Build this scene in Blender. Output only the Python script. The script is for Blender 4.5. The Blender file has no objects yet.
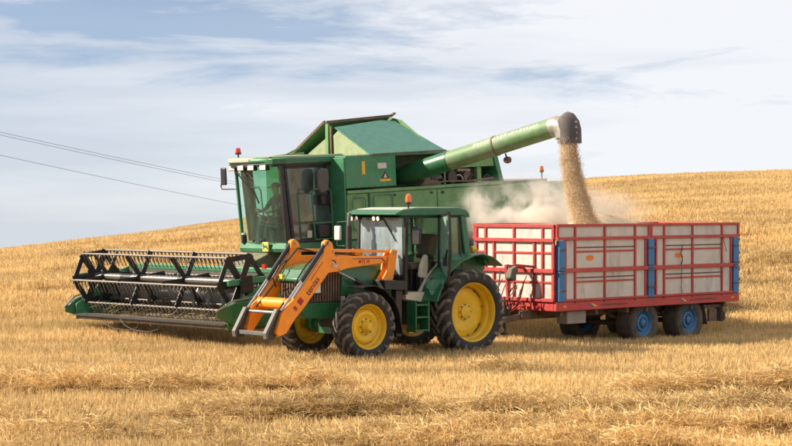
import bpy, bmesh, math, random
import numpy as np
from mathutils import Vector, Matrix
random.seed(7); RNG = np.random.default_rng(7)
PI = math.pi; R = math.radians
SC = bpy.context.scene; COL = SC.collection

# ------------------------------------------------------------------ camera, sky, sun, exposure
cd = bpy.data.cameras.new('camera'); cam = bpy.data.objects.new('camera', cd); COL.objects.link(cam)
cd.lens = 36*1900/792; cd.sensor_width = 36; cd.clip_end = 9000; cd.clip_start = .5
cam.location = (0, 0, 3.2); cam.rotation_euler = (R(90)-math.atan(18/1900), 0, 0)
SC.camera = cam
SC.view_settings.view_transform = 'Standard'; SC.view_settings.look = 'None'
SC.view_settings.exposure = 0.88; SC.view_settings.gamma = 1; SC.view_settings.use_curve_mapping = False
SUN_DIR = Vector((-.90, .03, .60)).normalized()          # towards the sun
ELEV = math.asin(SUN_DIR.z); AZ = math.atan2(SUN_DIR.x, SUN_DIR.y)
sl = bpy.data.lights.new('sun', 'SUN'); sl.energy = 4.9; sl.angle = R(.6); sl.color = (1, .88, .72)
so = bpy.data.objects.new('sun', sl); COL.objects.link(so)
so.rotation_euler = SUN_DIR.to_track_quat('Z', 'Y').to_euler(); so.location = (-20, -5, 25)
W = bpy.data.worlds.new("World"); SC.world = W; W.use_nodes = True
nt = W.node_tree; nt.nodes.clear()
def N(t, k, **p):
    n = t.nodes.new(k)
    for a, b in p.items(): setattr(n, a, b)
    return n
def build_world():
    L = nt.links.new
    tc = N(nt, 'ShaderNodeTexCoord'); sp = N(nt, 'ShaderNodeSeparateXYZ'); L(tc.outputs['Generated'], sp.inputs[0])
    mx = N(nt, 'ShaderNodeMath', operation='MAXIMUM'); L(sp.outputs[2], mx.inputs[0]); mx.inputs[1].default_value = .0; mz = N(nt, 'ShaderNodeMath', operation='MULTIPLY_ADD'); L(mx.outputs[0], mz.inputs[0]); mz.inputs[1].default_value = 2.4; mz.inputs[2].default_value = .03
    cb = N(nt, 'ShaderNodeCombineXYZ'); L(sp.outputs[0], cb.inputs[0]); L(sp.outputs[1], cb.inputs[1]); L(mz.outputs[0], cb.inputs[2])
    sky = N(nt, 'ShaderNodeTexSky', sky_type='NISHITA', sun_disc=False); sky.sun_elevation = ELEV; sky.sun_rotation = AZ
    sky.air_density = 1.0; sky.dust_density = .6; sky.ozone_density = 2.5
    L(cb.outputs[0], sky.inputs[0])
    # cloud layers: stretched fractal noise on the view direction
    mp = N(nt, 'ShaderNodeMapping'); mp.inputs['Scale'].default_value = (5, 2.5, 30); mp.inputs['Location'].default_value = (1.3, .2, .35)
    L(tc.outputs['Generated'], mp.inputs[0])
    n1 = N(nt, 'ShaderNodeTexNoise'); n1.inputs['Scale'].default_value = 1.15; n1.inputs['Detail'].default_value = 10; n1.inputs['Roughness'].default_value = .6
    n1.inputs['Distortion'].default_value = .25
    L(mp.outputs[0], n1.inputs['Vector'])
    # cover grows from the left to the right of the view
    ad = N(nt, 'ShaderNodeMath', operation='MULTIPLY_ADD'); ad.inputs[1].default_value = .9; L(sp.outputs[0], ad.inputs[0]); L(n1.outputs[0], ad.inputs[2])
    r1 = N(nt, 'ShaderNodeValToRGB'); r1.color_ramp.elements[0].position = .40; r1.color_ramp.elements[1].position = .54
    r1.color_ramp.elements[0].color = (.30,)*3+(1,); r1.color_ramp.elements[1].color = (.97,)*3+(1,)
    L(ad.outputs[0], r1.inputs[0])
    # low veil: cloud thickens towards the horizon
    vz = N(nt, 'ShaderNodeMath', operation='MULTIPLY_ADD'); L(n1.outputs[0], vz.inputs[0]); vz.inputs[1].default_value = -.16; L(sp.outputs[2], vz.inputs[2])
    veil = N(nt, 'ShaderNodeMapRange'); L(vz.outputs[0], veil.inputs[0]); veil.inputs[1].default_value = .028; veil.inputs[2].default_value = -.012
    veil.inputs[3].default_value = 0; veil.inputs[4].default_value = .86; veil.interpolation_type = 'SMOOTHSTEP'
    mxx = N(nt, 'ShaderNodeMath', operation='MAXIMUM'); L(r1.outputs[0], mxx.inputs[0]); L(veil.outputs[0], mxx.inputs[1])
    # cloud tone: bluish grey bodies with white tops
    mp2 = N(nt, 'ShaderNodeMapping'); mp2.inputs['Scale'].default_value = (3.2, 2, 34); mp2.inputs['Location'].default_value = (4.2, 1.1, .9)
    L(tc.outputs['Generated'], mp2.inputs[0])
    n2 = N(nt, 'ShaderNodeTexNoise'); n2.inputs['Scale'].default_value = 1.3; n2.inputs['Detail'].default_value = 6; L(mp2.outputs[0], n2.inputs['Vector'])
    a2 = N(nt, 'ShaderNodeMath', operation='MULTIPLY_ADD'); a2.inputs[1].default_value = 1.15; L(sp.outputs[0], a2.inputs[0]); L(n2.outputs[0], a2.inputs[2])
    r2 = N(nt, 'ShaderNodeValToRGB'); r2.color_ramp.elements[0].position = .22; r2.color_ramp.elements[1].position = .62
    r2.color_ramp.elements[0].color = (4.9, 5.25, 5.85, 1); r2.color_ramp.elements[1].color = (6.75, 6.9, 7.2, 1)
    L(a2.outputs[0], r2.inputs[0])
    mix = N(nt, 'ShaderNodeMix', data_type='RGBA'); L(mxx.outputs[0], mix.inputs[0]); L(sky.outputs[0], mix.inputs[6]); L(r2.outputs[0], mix.inputs[7])
    bg = N(nt, 'ShaderNodeBackground'); bg.inputs[1].default_value = .074; L(mix.outputs[2], bg.inputs[0])
    out = N(nt, 'ShaderNodeOutputWorld'); L(bg.outputs[0], out.inputs[0])
build_world()
SC.cycles.volume_step_rate = 2.0; SC.cycles.volume_max_steps = 128; SC.cycles.max_bounces = 8; SC.cycles.volume_bounces = 5; SC.cycles.transparent_max_bounces = 24

# ------------------------------------------------------------------ materials
MATS = {}
def mat(name, col, rough=.5, metal=0, var=.12, scale=6, dust=0, dustcol=(.42, .33, .21), bump=0, bscale=60, coat=0, chips=0, chipcol=(.12, .07, .04), fade=0, fadecol=(.5, .55, .4), grime=0):
    if name in MATS: return MATS[name]
    m = bpy.data.materials.new(name); m.use_nodes = True; t = m.node_tree; L = t.links.new
    b = t.nodes['Principled BSDF']; b.inputs['Roughness'].default_value = rough; b.inputs['Metallic'].default_value = metal
    if coat: b.inputs['Coat Weight'].default_value = coat; b.inputs['Coat Roughness'].default_value = .15
    tc = N(t, 'ShaderNodeTexCoord')
    n = N(t, 'ShaderNodeTexNoise'); n.inputs['Scale'].default_value = scale; n.inputs['Detail'].default_value = 7; n.inputs['Roughness'].default_value = .65
    L(tc.outputs['Object'], n.inputs['Vector'])
    mr = N(t, 'ShaderNodeMapRange'); L(n.outputs[0], mr.inputs[0]); mr.inputs[1].default_value = .3; mr.inputs[2].default_value = .7
    mr.inputs[3].default_value = 1-var; mr.inputs[4].default_value = 1+var
    mm = N(t, 'ShaderNodeMix', data_type='RGBA', blend_type='MULTIPLY'); mm.inputs[0].default_value = 1
    mm.inputs[6].default_value = (*col, 1); L(mr.outputs[0], mm.inputs[7]); cur = mm.outputs[2]
    def layer(cur, amount, colr, sc, lo, hi, stretch=None):
        nn = N(t, 'ShaderNodeTexNoise'); nn.inputs['Scale'].default_value = sc; nn.inputs['Detail'].default_value = 8; nn.inputs['Roughness'].default_value = .7
        if stretch:
            mp = N(t, 'ShaderNodeMapping'); mp.inputs['Scale'].default_value = stretch; L(tc.outputs['Object'], mp.inputs[0]); L(mp.outputs[0], nn.inputs['Vector'])
        else: L(tc.outputs['Object'], nn.inputs['Vector'])
        rr = N(t, 'ShaderNodeMapRange'); L(nn.outputs[0], rr.inputs[0]); rr.inputs[1].default_value = lo; rr.inputs[2].default_value = hi
        rr.inputs[4].default_value = amount
        m2 = N(t, 'ShaderNodeMix', data_type='RGBA'); L(rr.outputs[0], m2.inputs[0]); L(cur, m2.inputs[6]); m2.inputs[7].default_value = (*colr, 1)
        return m2.outputs[2], rr.outputs[0]
    if fade: cur, _ = layer(cur, fade, fadecol, 1.1, .38, .66)
    if grime: cur, _ = layer(cur, grime, (.06, .045, .03), 3.0, .5, .72, (1.2, 1.2, .35))
    if chips: cur, _ = layer(cur, 1, chipcol, 22, .70-chips*.15, .72-chips*.15)
    if dust:
        cur, f = layer(cur, dust, dustcol, 3.5, .35, .75)
        geo = N(t, 'ShaderNodeNewGeometry'); s = N(t, 'ShaderNodeSeparateXYZ'); L(geo.outputs['Normal'], s.inputs[0])
        up = N(t, 'ShaderNodeMapRange'); L(s.outputs[2], up.inputs[0]); up.inputs[1].default_value = .5; up.inputs[2].default_value = 1; up.inputs[4].default_value = min(1, dust*1.1)
        m3 = N(t, 'ShaderNodeMix', data_type='RGBA'); L(up.outputs[0], m3.inputs[0]); L(cur, m3.inputs[6]); m3.inputs[7].default_value = (*dustcol, 1); cur = m3.outputs[2]
        ra = N(t, 'ShaderNodeMapRange'); L(f, ra.inputs[0]); ra.inputs[3].default_value = rough; ra.inputs[4].default_value = min(1, rough+.4); L(ra.outputs[0], b.inputs['Roughness'])
    L(cur, b.inputs['Base Color'])
    if bump:
        bn = N(t, 'ShaderNodeTexNoise'); bn.inputs['Scale'].default_value = bscale; bn.inputs['Detail'].default_value = 5; L(tc.outputs['Object'], bn.inputs['Vector'])
        bb = N(t, 'ShaderNodeBump'); bb.inputs['Strength'].default_value = bump; bb.inputs['Distance'].default_value = .02
        L(bn.outputs[0], bb.inputs['Height']); L(bb.outputs[0], b.inputs['Normal'])
    MATS[name] = m; return m
green = mat('green_paint', (.012, .12, .045), .35, dust=.12, chips=.1, var=.18, coat=.25, bump=.05, bscale=8, dustcol=(.26, .28, .16))
green2 = mat('combine_green', (.018, .19, .085), .42, dust=.2, chips=.1, var=.2, bump=.08, bscale=5, fade=.45, fadecol=(.07, .27, .13), dustcol=(.26, .30, .16), grime=.3)
teal = mat('teal_lid', (.045, .19, .13), .5, dust=.15, var=.2, bump=.06, bscale=7, dustcol=(.2, .3, .24))
olive = mat('faded_green', (.12, .29, .10), .5, dust=.25, var=.2, scale=4, bump=.06, bscale=5, dustcol=(.30, .33, .17), chips=.12, grime=.3)
cream = mat('cream_sheet', (.30, .36, .19), .6, dust=.25, var=.2, grime=.3)
yellow = mat('yellow_rim', (.80, .50, .012), .38, dust=.24, var=.1, chips=.05, dustcol=(.42, .26, .10), grime=.25)
orange = mat('orange_paint', (.96, .29, .008), .38, dust=.05, var=.1, coat=.2, chips=.12, grime=.06)
red = mat('red_paint', (.46, .028, .028), .45, dust=.22, var=.18, chips=.18, dustcol=(.45, .22, .16), fade=.15, fadecol=(.55, .12, .10), grime=.4)
blue = mat('blue_paint', (.04, .17, .36), .5, dust=.02, chips=.5, var=.15, chipcol=(.22, .10, .05), dustcol=(.3, .32, .32), grime=.3)
white = mat('white_board', (.60, .555, .49), .6, dust=.4, var=.09, scale=2, dustcol=(.48, .39, .30), grime=.45, chips=.35, chipcol=(.28, .15, .08))  # dusty boards, tint warmed to paint in light bounced off the ground
tyre = mat('tyre_rubber', (.020, .0195, .019), .75, var=.35, dust=.38, dustcol=(.10, .08, .06), bump=.15, bscale=25)
lug = mat('tyre_lugs', (.035, .032, .03), .75, var=.3, dust=.75, dustcol=(.36, .29, .21))  # field dust on the lugs, brightened to paint in sun highlights
oldtyre = mat('old_tyre', (.06, .052, .045), .85, var=.3, dust=.65, dustcol=(.22, .165, .12), bump=.2, bscale=30)
black = mat('black_plastic', (.012, .012, .013), .42, dust=.12, dustcol=(.16, .13, .1))
dark = mat('dark_steel', (.04, .036, .032), .5, metal=.3, dust=.25, dustcol=(.16, .125, .09), chips=.2)
rust = mat('rusty_steel', (.13, .085, .055), .8, dust=.4, var=.4, dustcol=(.26, .19, .13))
steel = mat('worn_steel', (.42, .41, .40), .32, metal=.8, dust=.25, var=.15, dustcol=(.32, .28, .22))
grey = mat('grey_plate', (.10, .095, .09), .55, metal=.1, dust=.25, dustcol=(.3, .26, .2))
seatm = mat('seat_fabric', (.12, .085, .06), .9, dust=.2, var=.2)
beige = mat('beige_vinyl', (.60, .54, .44), .7, dust=.25)
brown = mat('brown_board', (.17, .105, .06), .8, var=.25, scale=12)
rubber = mat('rubber_boot', (.075, .066, .066), .75, dust=.3, dustcol=(.28, .22, .17))
lampm = mat('lamp_lens', (.72, .69, .6), .15, coat=.6)
redp = mat('red_plastic', (.55, .03, .02), .3)
def amber_mat():
    m = mat('amber_lens', (.85, .16, .015), .2, var=.02); m.node_tree.nodes['Principled BSDF'].inputs['Coat Weight'].default_value = .6; return m
amber = amber_mat()
def glass_mat(name, tint, dustamt, dustcol=(.6, .6, .52), gloss=.5):
    m = bpy.data.materials.new(name); m.use_nodes = True; t = m.node_tree; t.nodes.clear(); L = t.links.new
    tr = N(t, 'ShaderNodeBsdfTransparent'); tr.inputs[0].default_value = (*tint, 1)
    gl = N(t, 'ShaderNodeBsdfGlossy'); gl.inputs['Roughness'].default_value = .06
    fr = N(t, 'ShaderNodeFresnel'); fr.inputs[0].default_value = 1.5
    fm = N(t, 'ShaderNodeMath', operation='MULTIPLY_ADD'); L(fr.outputs[0], fm.inputs[0]); fm.inputs[1].default_value = gloss; fm.inputs[2].default_value = .05
    m1 = N(t, 'ShaderNodeMixShader'); L(fm.outputs[0], m1.inputs[0]); L(tr.outputs[0], m1.inputs[1]); L(gl.outputs[0], m1.inputs[2])
    df = N(t, 'ShaderNodeBsdfDiffuse'); df.inputs[0].default_value = (*dustcol, 1)
    tc = N(t, 'ShaderNodeTexCoord'); n = N(t, 'ShaderNodeTexNoise'); n.inputs['Scale'].default_value = 3; n.inputs['Detail'].default_value = 6
    mp = N(t, 'ShaderNodeMapping'); mp.inputs['Scale'].default_value = (1.6, 1.6, .5); L(tc.outputs['Object'], mp.inputs[0]); L(mp.outputs[0], n.inputs['Vector'])
    mr = N(t, 'ShaderNodeMapRange'); L(n.outputs[0], mr.inputs[0]); mr.inputs[1].default_value = .35; mr.inputs[2].default_value = .7
    mr.inputs[3].default_value = dustamt*.35; mr.inputs[4].default_value = dustamt
    m2 = N(t, 'ShaderNodeMixShader'); L(mr.outputs[0], m2.inputs[0]); L(m1.outputs[0], m2.inputs[1]); L(df.outputs[0], m2.inputs[2])
    o = N(t, 'ShaderNodeOutputMaterial'); L(m2.outputs[0], o.inputs[0]); return m
glass = glass_mat('tractor_windscreen', (.78, .90, .92), .42, (.60, .72, .78), gloss=.8)  # bluish film paints pale reflections onto the pane along with its dirt
glass_s = glass_mat('side_glass', (.72, .88, .78), .16, (.45, .55, .45))
glass_o = glass_mat('open_door_glass', (.70, .88, .80), .38, (.50, .66, .58))  # film mixes dust with a pale reflection painted into the pane
glass_c = glass_mat('combine_windscreen', (.66, .90, .77), .10, (.45, .68, .56), gloss=.35)
glass_d = glass_mat('combine_door_glass', (.56, .66, .62), .22, (.36, .42, .42))

# ------------------------------------------------------------------ mesh helpers
class G:
    """collects simple solids and links them as ONE mesh object"""
    def __init__(s): s.v = []; s.f = []
    def add(s, vs, fs):
        o = len(s.v); s.v += [tuple(v) for v in vs]; s.f += [tuple(i+o for i in f) for f in fs]; return s
    def box(s, x0, x1, y0, y1, z0, z1):
        x0, x1 = sorted((x0, x1)); y0, y1 = sorted((y0, y1)); z0, z1 = sorted((z0, z1))
        return s.add([(x0,y0,z0),(x1,y0,z0),(x1,y1,z0),(x0,y1,z0),(x0,y0,z1),(x1,y0,z1),(x1,y1,z1),(x0,y1,z1)],
                     [(0,3,2,1),(4,5,6,7),(0,1,5,4),(1,2,6,5),(2,3,7,6),(3,0,4,7)])
    def bar(s, a, b, w, h=None, up=(0, 0, 1)):
        h = h or w; a = Vector(a); b = Vector(b); d = (b-a).normalized(); u = Vector(up)
        if abs(d.dot(u)) > .98: u = Vector((0, 1, 0))
        x = d.cross(u).normalized(); u = x.cross(d)
        vs = [p+x*i*w/2+u*j*h/2 for p in (a, b) for i, j in ((-1,-1),(1,-1),(1,1),(-1,1))]
        return s.add(vs, [(0,1,2,3),(7,6,5,4),(0,4,5,1),(1,5,6,2),(2,6,7,3),(3,7,4,0)])
    def cyl(s, a, b, r, r2=None, n=14):
        return s.tube([a, b], [r, r if r2 is None else r2], n)
    def tube(s, pts, r, n=8):
        pts = [Vector(p) for p in pts]; rs = r if isinstance(r, (list, tuple)) else [r]*len(pts)
        vs = []; up = None
        for i, p in enumerate(pts):
            d = (pts[min(i+1, len(pts)-1)]-pts[max(i-1, 0)]).normalized()
            if up is None: up = d.orthogonal().normalized()
            up = (up-d*up.dot(d)).normalized(); x = d.cross(up)
            vs += [p+(up*math.cos(k*2*PI/n)+x*math.sin(k*2*PI/n))*rs[i] for k in range(n)]
        fs = [(i*n+k, i*n+(k+1) % n, (i+1)*n+(k+1) % n, (i+1)*n+k) for i in range(len(pts)-1) for k in range(n)]
        fs += [tuple(range(n-1, -1, -1)), tuple((len(pts)-1)*n+k for k in range(n))]
        return s.add(vs, fs)
    def prism(s, pts, pl, a, b):
        """extrude a polygon: pl 'xz' along y, 'yz' along x, 'xy' along z"""
        def m(u, v, w): return {'xz': (u, w, v), 'yz': (w, u, v), 'xy': (u, v, w)}[pl]
        n = len(pts); vs = [m(u, v, a) for u, v in pts]+[m(u, v, b) for u, v in pts]
        return s.add(vs, [tuple(range(n)), tuple(range(2*n-1, n-1, -1))]+[(i, (i+1) % n, n+(i+1) % n, n+i) for i in range(n)])
    def strip(s, pts, y0, y1, th):
        """bent sheet: profile in xz swept from y0 to y1, thickness th below"""
        n = len(pts); P = [Vector((p[0], 0, p[1])) for p in pts]; q = []
        for i in range(n):
            d = (P[min(i+1, n-1)]-P[max(i-1, 0)]).normalized(); q.append(P[i]+Vector((d.z, 0, -d.x))*th)
        pl = [(p.x, p.z) for p in P]+[(p.x, p.z) for p in reversed(q)]
        for i in range(n-1):
            a, b, c, d = (P[i], P[i+1], q[i+1], q[i])
            s.prism([(a.x,a.z),(b.x,b.z),(c.x,c.z),(d.x,d.z)], 'xz', y0, y1)
        return s
    def lathe(s, prof, c=(0, 0, 0), n=40, closed=False):
        """profile of (r, y) turned about the y axis through c"""
        m = len(prof); vs = []
        for k in range(n):
            a = k*2*PI/n
            vs += [(c[0]+r*math.cos(a), c[1]+y, c[2]+r*math.sin(a)) for r, y in prof]
        fs = [(k*m+i, k*m+i+1, ((k+1) % n)*m+i+1, ((k+1) % n)*m+i) for k in range(n) for i in range(m-1)]
        if closed: fs += [(k*m+m-1, k*m, ((k+1) % n)*m, ((k+1) % n)*m+m-1) for k in range(n)]
        return s.add(vs, fs)
    def quad(s, p, th=.006):
        """flat plate through 4+ points, thickened along its normal"""
        P = [Vector(q) for q in p]; nn = (P[1]-P[0]).cross(P[2]-P[1]).normalized()*th; n = len(P)
        return s.add(P+[q-nn for q in P], [tuple(range(n)), tuple(range(2*n-1, n-1, -1))]+[(i, (i+1) % n, n+(i+1) % n, n+i) for i in range(n)])
    def mesh(s, name, m, ang=32):
        me = bpy.data.meshes.new(name); me.from_pydata([tuple(v) for v in s.v], [], s.f); me.update()
        bm = bmesh.new(); bm.from_mesh(me); bmesh.ops.recalc_face_normals(bm, faces=bm.faces); bm.to_mesh(me); bm.free()
        me.polygons.foreach_set('use_smooth', [True]*len(me.polygons)); me.set_sharp_from_angle(angle=R(ang))
        if m: me.materials.append(m)
        return me
    def obj(s, name, m, parent=None, bevel=0, kind=None, label=None, ang=32):
        o = bpy.data.objects.new(name, s.mesh(name, m, ang)); COL.objects.link(o)
        if parent: o.parent = parent
        if bevel:
            b = o.modifiers.new('bevel', 'BEVEL'); b.width = bevel; b.segments = 2; b.limit_method = 'ANGLE'; b.angle_limit = R(40)
        if kind: o['kind'] = kind
        if label: o['label'] = label
        return o
def thing(name, label, cat, loc=(0, 0, 0), rot=(0, 0, 0), group=None):
    o = bpy.data.objects.new(name, None); COL.objects.link(o); o.location = loc; o.rotation_euler = rot
    o['label'] = label; o['category'] = cat
    if group: o['group'] = group
    return o
def tag(o, label, cat, group=None):
    o['label'] = label; o['category'] = cat
    if group: o['group'] = group
    return o
def text(name, body, size, m, parent, loc, rot, ext=.001, sx=1):
    c = bpy.data.curves.new(name, 'FONT'); c.body = body; c.size = size; c.extrude = ext; c.align_x = 'CENTER'; c.align_y = 'CENTER'
    c.materials.append(m); c.offset = .001*size/.1
    q = bpy.data.objects.new(name, c); COL.objects.link(q); bpy.context.view_layer.update()
    me = bpy.data.meshes.new_from_object(q.evaluated_get(bpy.context.evaluated_depsgraph_get())); bpy.data.objects.remove(q)
    if not me.materials: me.materials.append(m)
    o = bpy.data.objects.new(name, me); COL.objects.link(o); o.parent = parent; return o
def dup(o, parent=None):
    c = o.copy(); COL.objects.link(c); c.parent = parent
    for ch in [x for x in o.children]: dup(ch, c)
    return c

# ------------------------------------------------------------------ ground
def vnoise(x, y, seed=0):
    x = np.asarray(x, float); y = np.asarray(y, float)
    xi = np.floor(x).astype(np.int64); yi = np.floor(y).astype(np.int64); fx = x-xi; fy = y-yi
    def h(a, b):
        n = (a*374761393+b*668265263+seed*1442695041) & 0x7fffffff
        n = ((n ^ (n >> 13))*1274126177) & 0x7fffffff; return ((n ^ (n >> 16)) & 0xffff)/65535.
    u = fx*fx*(3-2*fx); v = fy*fy*(3-2*fy)
    return (h(xi, yi)*(1-u)+h(xi+1, yi)*u)*(1-v)+(h(xi, yi+1)*(1-u)+h(xi+1, yi+1)*u)*v
def fbm(x, y, o=4, seed=0):
    s = 0; a = .5
    for i in range(o): s = s+a*vnoise(np.asarray(x)*2**i, np.asarray(y)*2**i, seed+i*17); a *= .5
    return s
SKX = np.array([-160, -60, 0, 60, 120, 180, 240, 340, 430, 520, 590, 640, 700, 792, 900, 1100])
SKY = np.array([268, 255, 249, 242.5, 235.5, 227.5, 219, 206, 195, 184, 175.5, 172, 169, 165.5, 164, 163])
def base_h(X, Y):
    X = np.asarray(X, float); Y = np.asarray(Y, float)
    zr = 3.2+(205-np.interp(396+X*20, SKX, SKY))*95/1900 - .10
    S = 43+.6*np.clip(X+3, 0, 8.5)
    d = np.clip(Y-S, 0, 54)
    g = 1-np.exp(-(d/26)**1.3)
    z = zr*g/(1-math.exp(-(54/26)**1.3))
    over = np.clip(Y-93, 0, None); z = z-np.where(over < 30, over**2*.08/60, .08*over-1.2)
    return z-.10*np.exp(-((X-6)/3.6)**2-((Y-47)/3.2)**2)
def ridges(X, Y):
    """loose straw swaths lying across the field: height above the ground"""
    s = 0
    for yc, a, w, sd, tilt in ((24.6, .17, .3, 1, .01), (26.2, .22, .32, 2, .01), (28.4, .25, .36, 7, .008), (29.3, .10, .3, 3, -.01), (32.3, .19, .30, 4, .004), (33.5, .06, .25, 5, .0), (36.9, .06, .22, 6, 0.02)):
        c = yc+tilt*X+.3*(fbm(X*.35, X*0+sd, 3, sd)-.5)*2
        k = np.clip((fbm(X*.45, Y*.2+sd*3.1, 3, sd+40)-.20)*2.7, .15, 1.15)*(.35+1.3*fbm(X*2.1, Y*1.2, 3, sd+60))
        s = s+1.35*a*k*np.exp(-((Y-c)/w)**2)
    for yc, a, w, sd in ((52, .12, .5, 8), (57, .16, .6, 9), (64, .2, .8, 10), (72, .2, 1., 11), (80, .12, 1., 12)):
        c = yc+.13*X+1.2*(fbm(X*.1, X*0+sd, 3, sd)-.5)*2
        k = np.clip((fbm(X*.2, X*0+sd*3.1, 3, sd+40)-.3)*3, 0, 1.2)
        s = s+1.4*a*k*np.exp(-((Y-c)/w)**2)
    return s
def height(X, Y):
    return base_h(X, Y)+ridges(X, Y)+.05*(fbm(X*1.3, Y*1.3, 3, 5)-.5)+.12*(fbm(X*.22, Y*.22, 2, 9)-.5)*np.clip((Y-46)/10, 0, 1)+.03*(fbm(X*4, Y*4, 2, 15)-.5)
def make_ground():
    ys = np.concatenate([np.arange(-60, 20, 8), np.arange(20, 48, .13), np.arange(48, 112, .42), np.geomspace(112, 6000, 40)])
    xf = np.arange(-14, 14.01, .17); xm = np.arange(14.6, 60, 1.0); xo = np.geomspace(61, 5000, 26)
    xs = np.concatenate([-xo[::-1], -xm[::-1], xf, xm, xo])
    X, Y = np.meshgrid(xs, ys); Z = height(X, Y)
    v = np.stack([X, Y, Z], -1).reshape(-1, 3); nx = len(xs)
    i, j = np.meshgrid(np.arange(len(ys)-1), np.arange(nx-1), indexing='ij'); a = (i*nx+j).ravel()
    f = np.stack([a, a+1, a+nx+1, a+nx], -1)
    me = bpy.data.meshes.new('field_ground'); me.from_pydata(v.tolist(), [], f.tolist()); me.update()
    me.polygons.foreach_set('use_smooth', [True]*len(me.polygons))
    m = bpy.data.materials.new('stubble_soil'); m.use_nodes = True; t = m.node_tree; L = t.links.new; b = t.nodes['Principled BSDF']
    b.inputs['Roughness'].default_value = .95; b.inputs['Specular IOR Level'].default_value = .1
    tc = N(t, 'ShaderNodeTexCoord')
    n1 = N(t, 'ShaderNodeTexNoise'); n1.inputs['Scale'].default_value = 14; n1.inputs['Detail'].default_value = 8; n1.inputs['Roughness'].default_value = .75; L(tc.outputs['Object'], n1.inputs['Vector'])
    r = N(t, 'ShaderNodeValToRGB'); r.color_ramp.elements[0].position = .36; r.color_ramp.elements[1].position = .66
    r.color_ramp.elements[0].color = (.10, .058, .026, 1); r.color_ramp.elements[1].color = (.58, .40, .19, 1); L(n1.outputs[0], r.inputs[0])
    n2 = N(t, 'ShaderNodeTexNoise'); n2.inputs['Scale'].default_value = .5; n2.inputs['Detail'].default_value = 5
    mp = N(t, 'ShaderNodeMapping'); mp.inputs['Scale'].default_value = (.35, 1.6, 1); mp.inputs['Rotation'].default_value = (0, 0, R(-7)); L(tc.outputs['Object'], mp.inputs[0]); L(mp.outputs[0], n2.inputs['Vector'])
    mr = N(t, 'ShaderNodeMapRange'); L(n2.outputs[0], mr.inputs[0]); mr.inputs[1].default_value = .35; mr.inputs[2].default_value = .65; mr.inputs[3].default_value = .8; mr.inputs[4].default_value = 1.15
    mm = N(t, 'ShaderNodeMix', data_type='RGBA', blend_type='MULTIPLY'); mm.inputs[0].default_value = 1; L(r.outputs[0], mm.inputs[6]); L(mr.outputs[0], mm.inputs[7]); L(mm.outputs[2], b.inputs['Base Color'])
    bp = N(t, 'ShaderNodeBump'); bp.inputs['Strength'].default_value = .8; bp.inputs['Distance'].default_value = .06; L(n1.outputs[0], bp.inputs['Height']); L(bp.outputs[0], b.inputs['Normal'])
    me.materials.append(m); o = bpy.data.objects.new('field_ground', me); COL.objects.link(o); o['kind'] = 'structure'
    o['label'] = 'harvested grain field rising to a low hill'
make_ground()

def straw_mat(name, c0, c1, c2):
    m = bpy.data.materials.new(name); m.use_nodes = True; t = m.node_tree; t.nodes.clear(); L = t.links.new
    at = N(t, 'ShaderNodeAttribute', attribute_name='tone'); 
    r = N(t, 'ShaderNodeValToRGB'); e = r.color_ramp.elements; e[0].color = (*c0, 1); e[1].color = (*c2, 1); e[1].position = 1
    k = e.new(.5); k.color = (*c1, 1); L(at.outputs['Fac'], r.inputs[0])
    oi = N(t, 'ShaderNodeTexCoord')
    geo = N(t, 'ShaderNodeNewGeometry')
    mp = N(t, 'ShaderNodeMapping'); mp.inputs['Scale'].default_value = (.16, .75, 1); mp.inputs['Rotation'].default_value = (0, 0, R(-7)); L(geo.outputs['Position'], mp.inputs[0])
    n = N(t, 'ShaderNodeTexNoise'); n.inputs['Scale'].default_value = .8; n.inputs['Detail'].default_value = 5; L(mp.outputs[0], n.inputs['Vector'])
    mr = N(t, 'ShaderNodeMapRange'); L(n.outputs[0], mr.inputs[0]); mr.inputs[1].default_value = .33; mr.inputs[2].default_value = .67; mr.inputs[3].default_value = .76; mr.inputs[4].default_value = 1.18
    mm = N(t, 'ShaderNodeMix', data_type='RGBA', blend_type='MULTIPLY'); mm.inputs[0].default_value = 1; L(r.outputs[0], mm.inputs[6]); L(mr.outputs[0], mm.inputs[7])
    d = N(t, 'ShaderNodeBsdfDiffuse'); L(mm.outputs[2], d.inputs[0]); tl = N(t, 'ShaderNodeBsdfTranslucent'); L(mm.outputs[2], tl.inputs[0])
    ms = N(t, 'ShaderNodeMixShader'); ms.inputs[0].default_value = .28; L(d.outputs[0], ms.inputs[1]); L(tl.outputs[0], ms.inputs[2])
    o = N(t, 'ShaderNodeOutputMaterial'); L(ms.outputs[0], o.inputs[0]); return m
strawm = straw_mat('straw', (.17, .092, .034), (.78, .53, .225), (.97, .79, .45))
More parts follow.
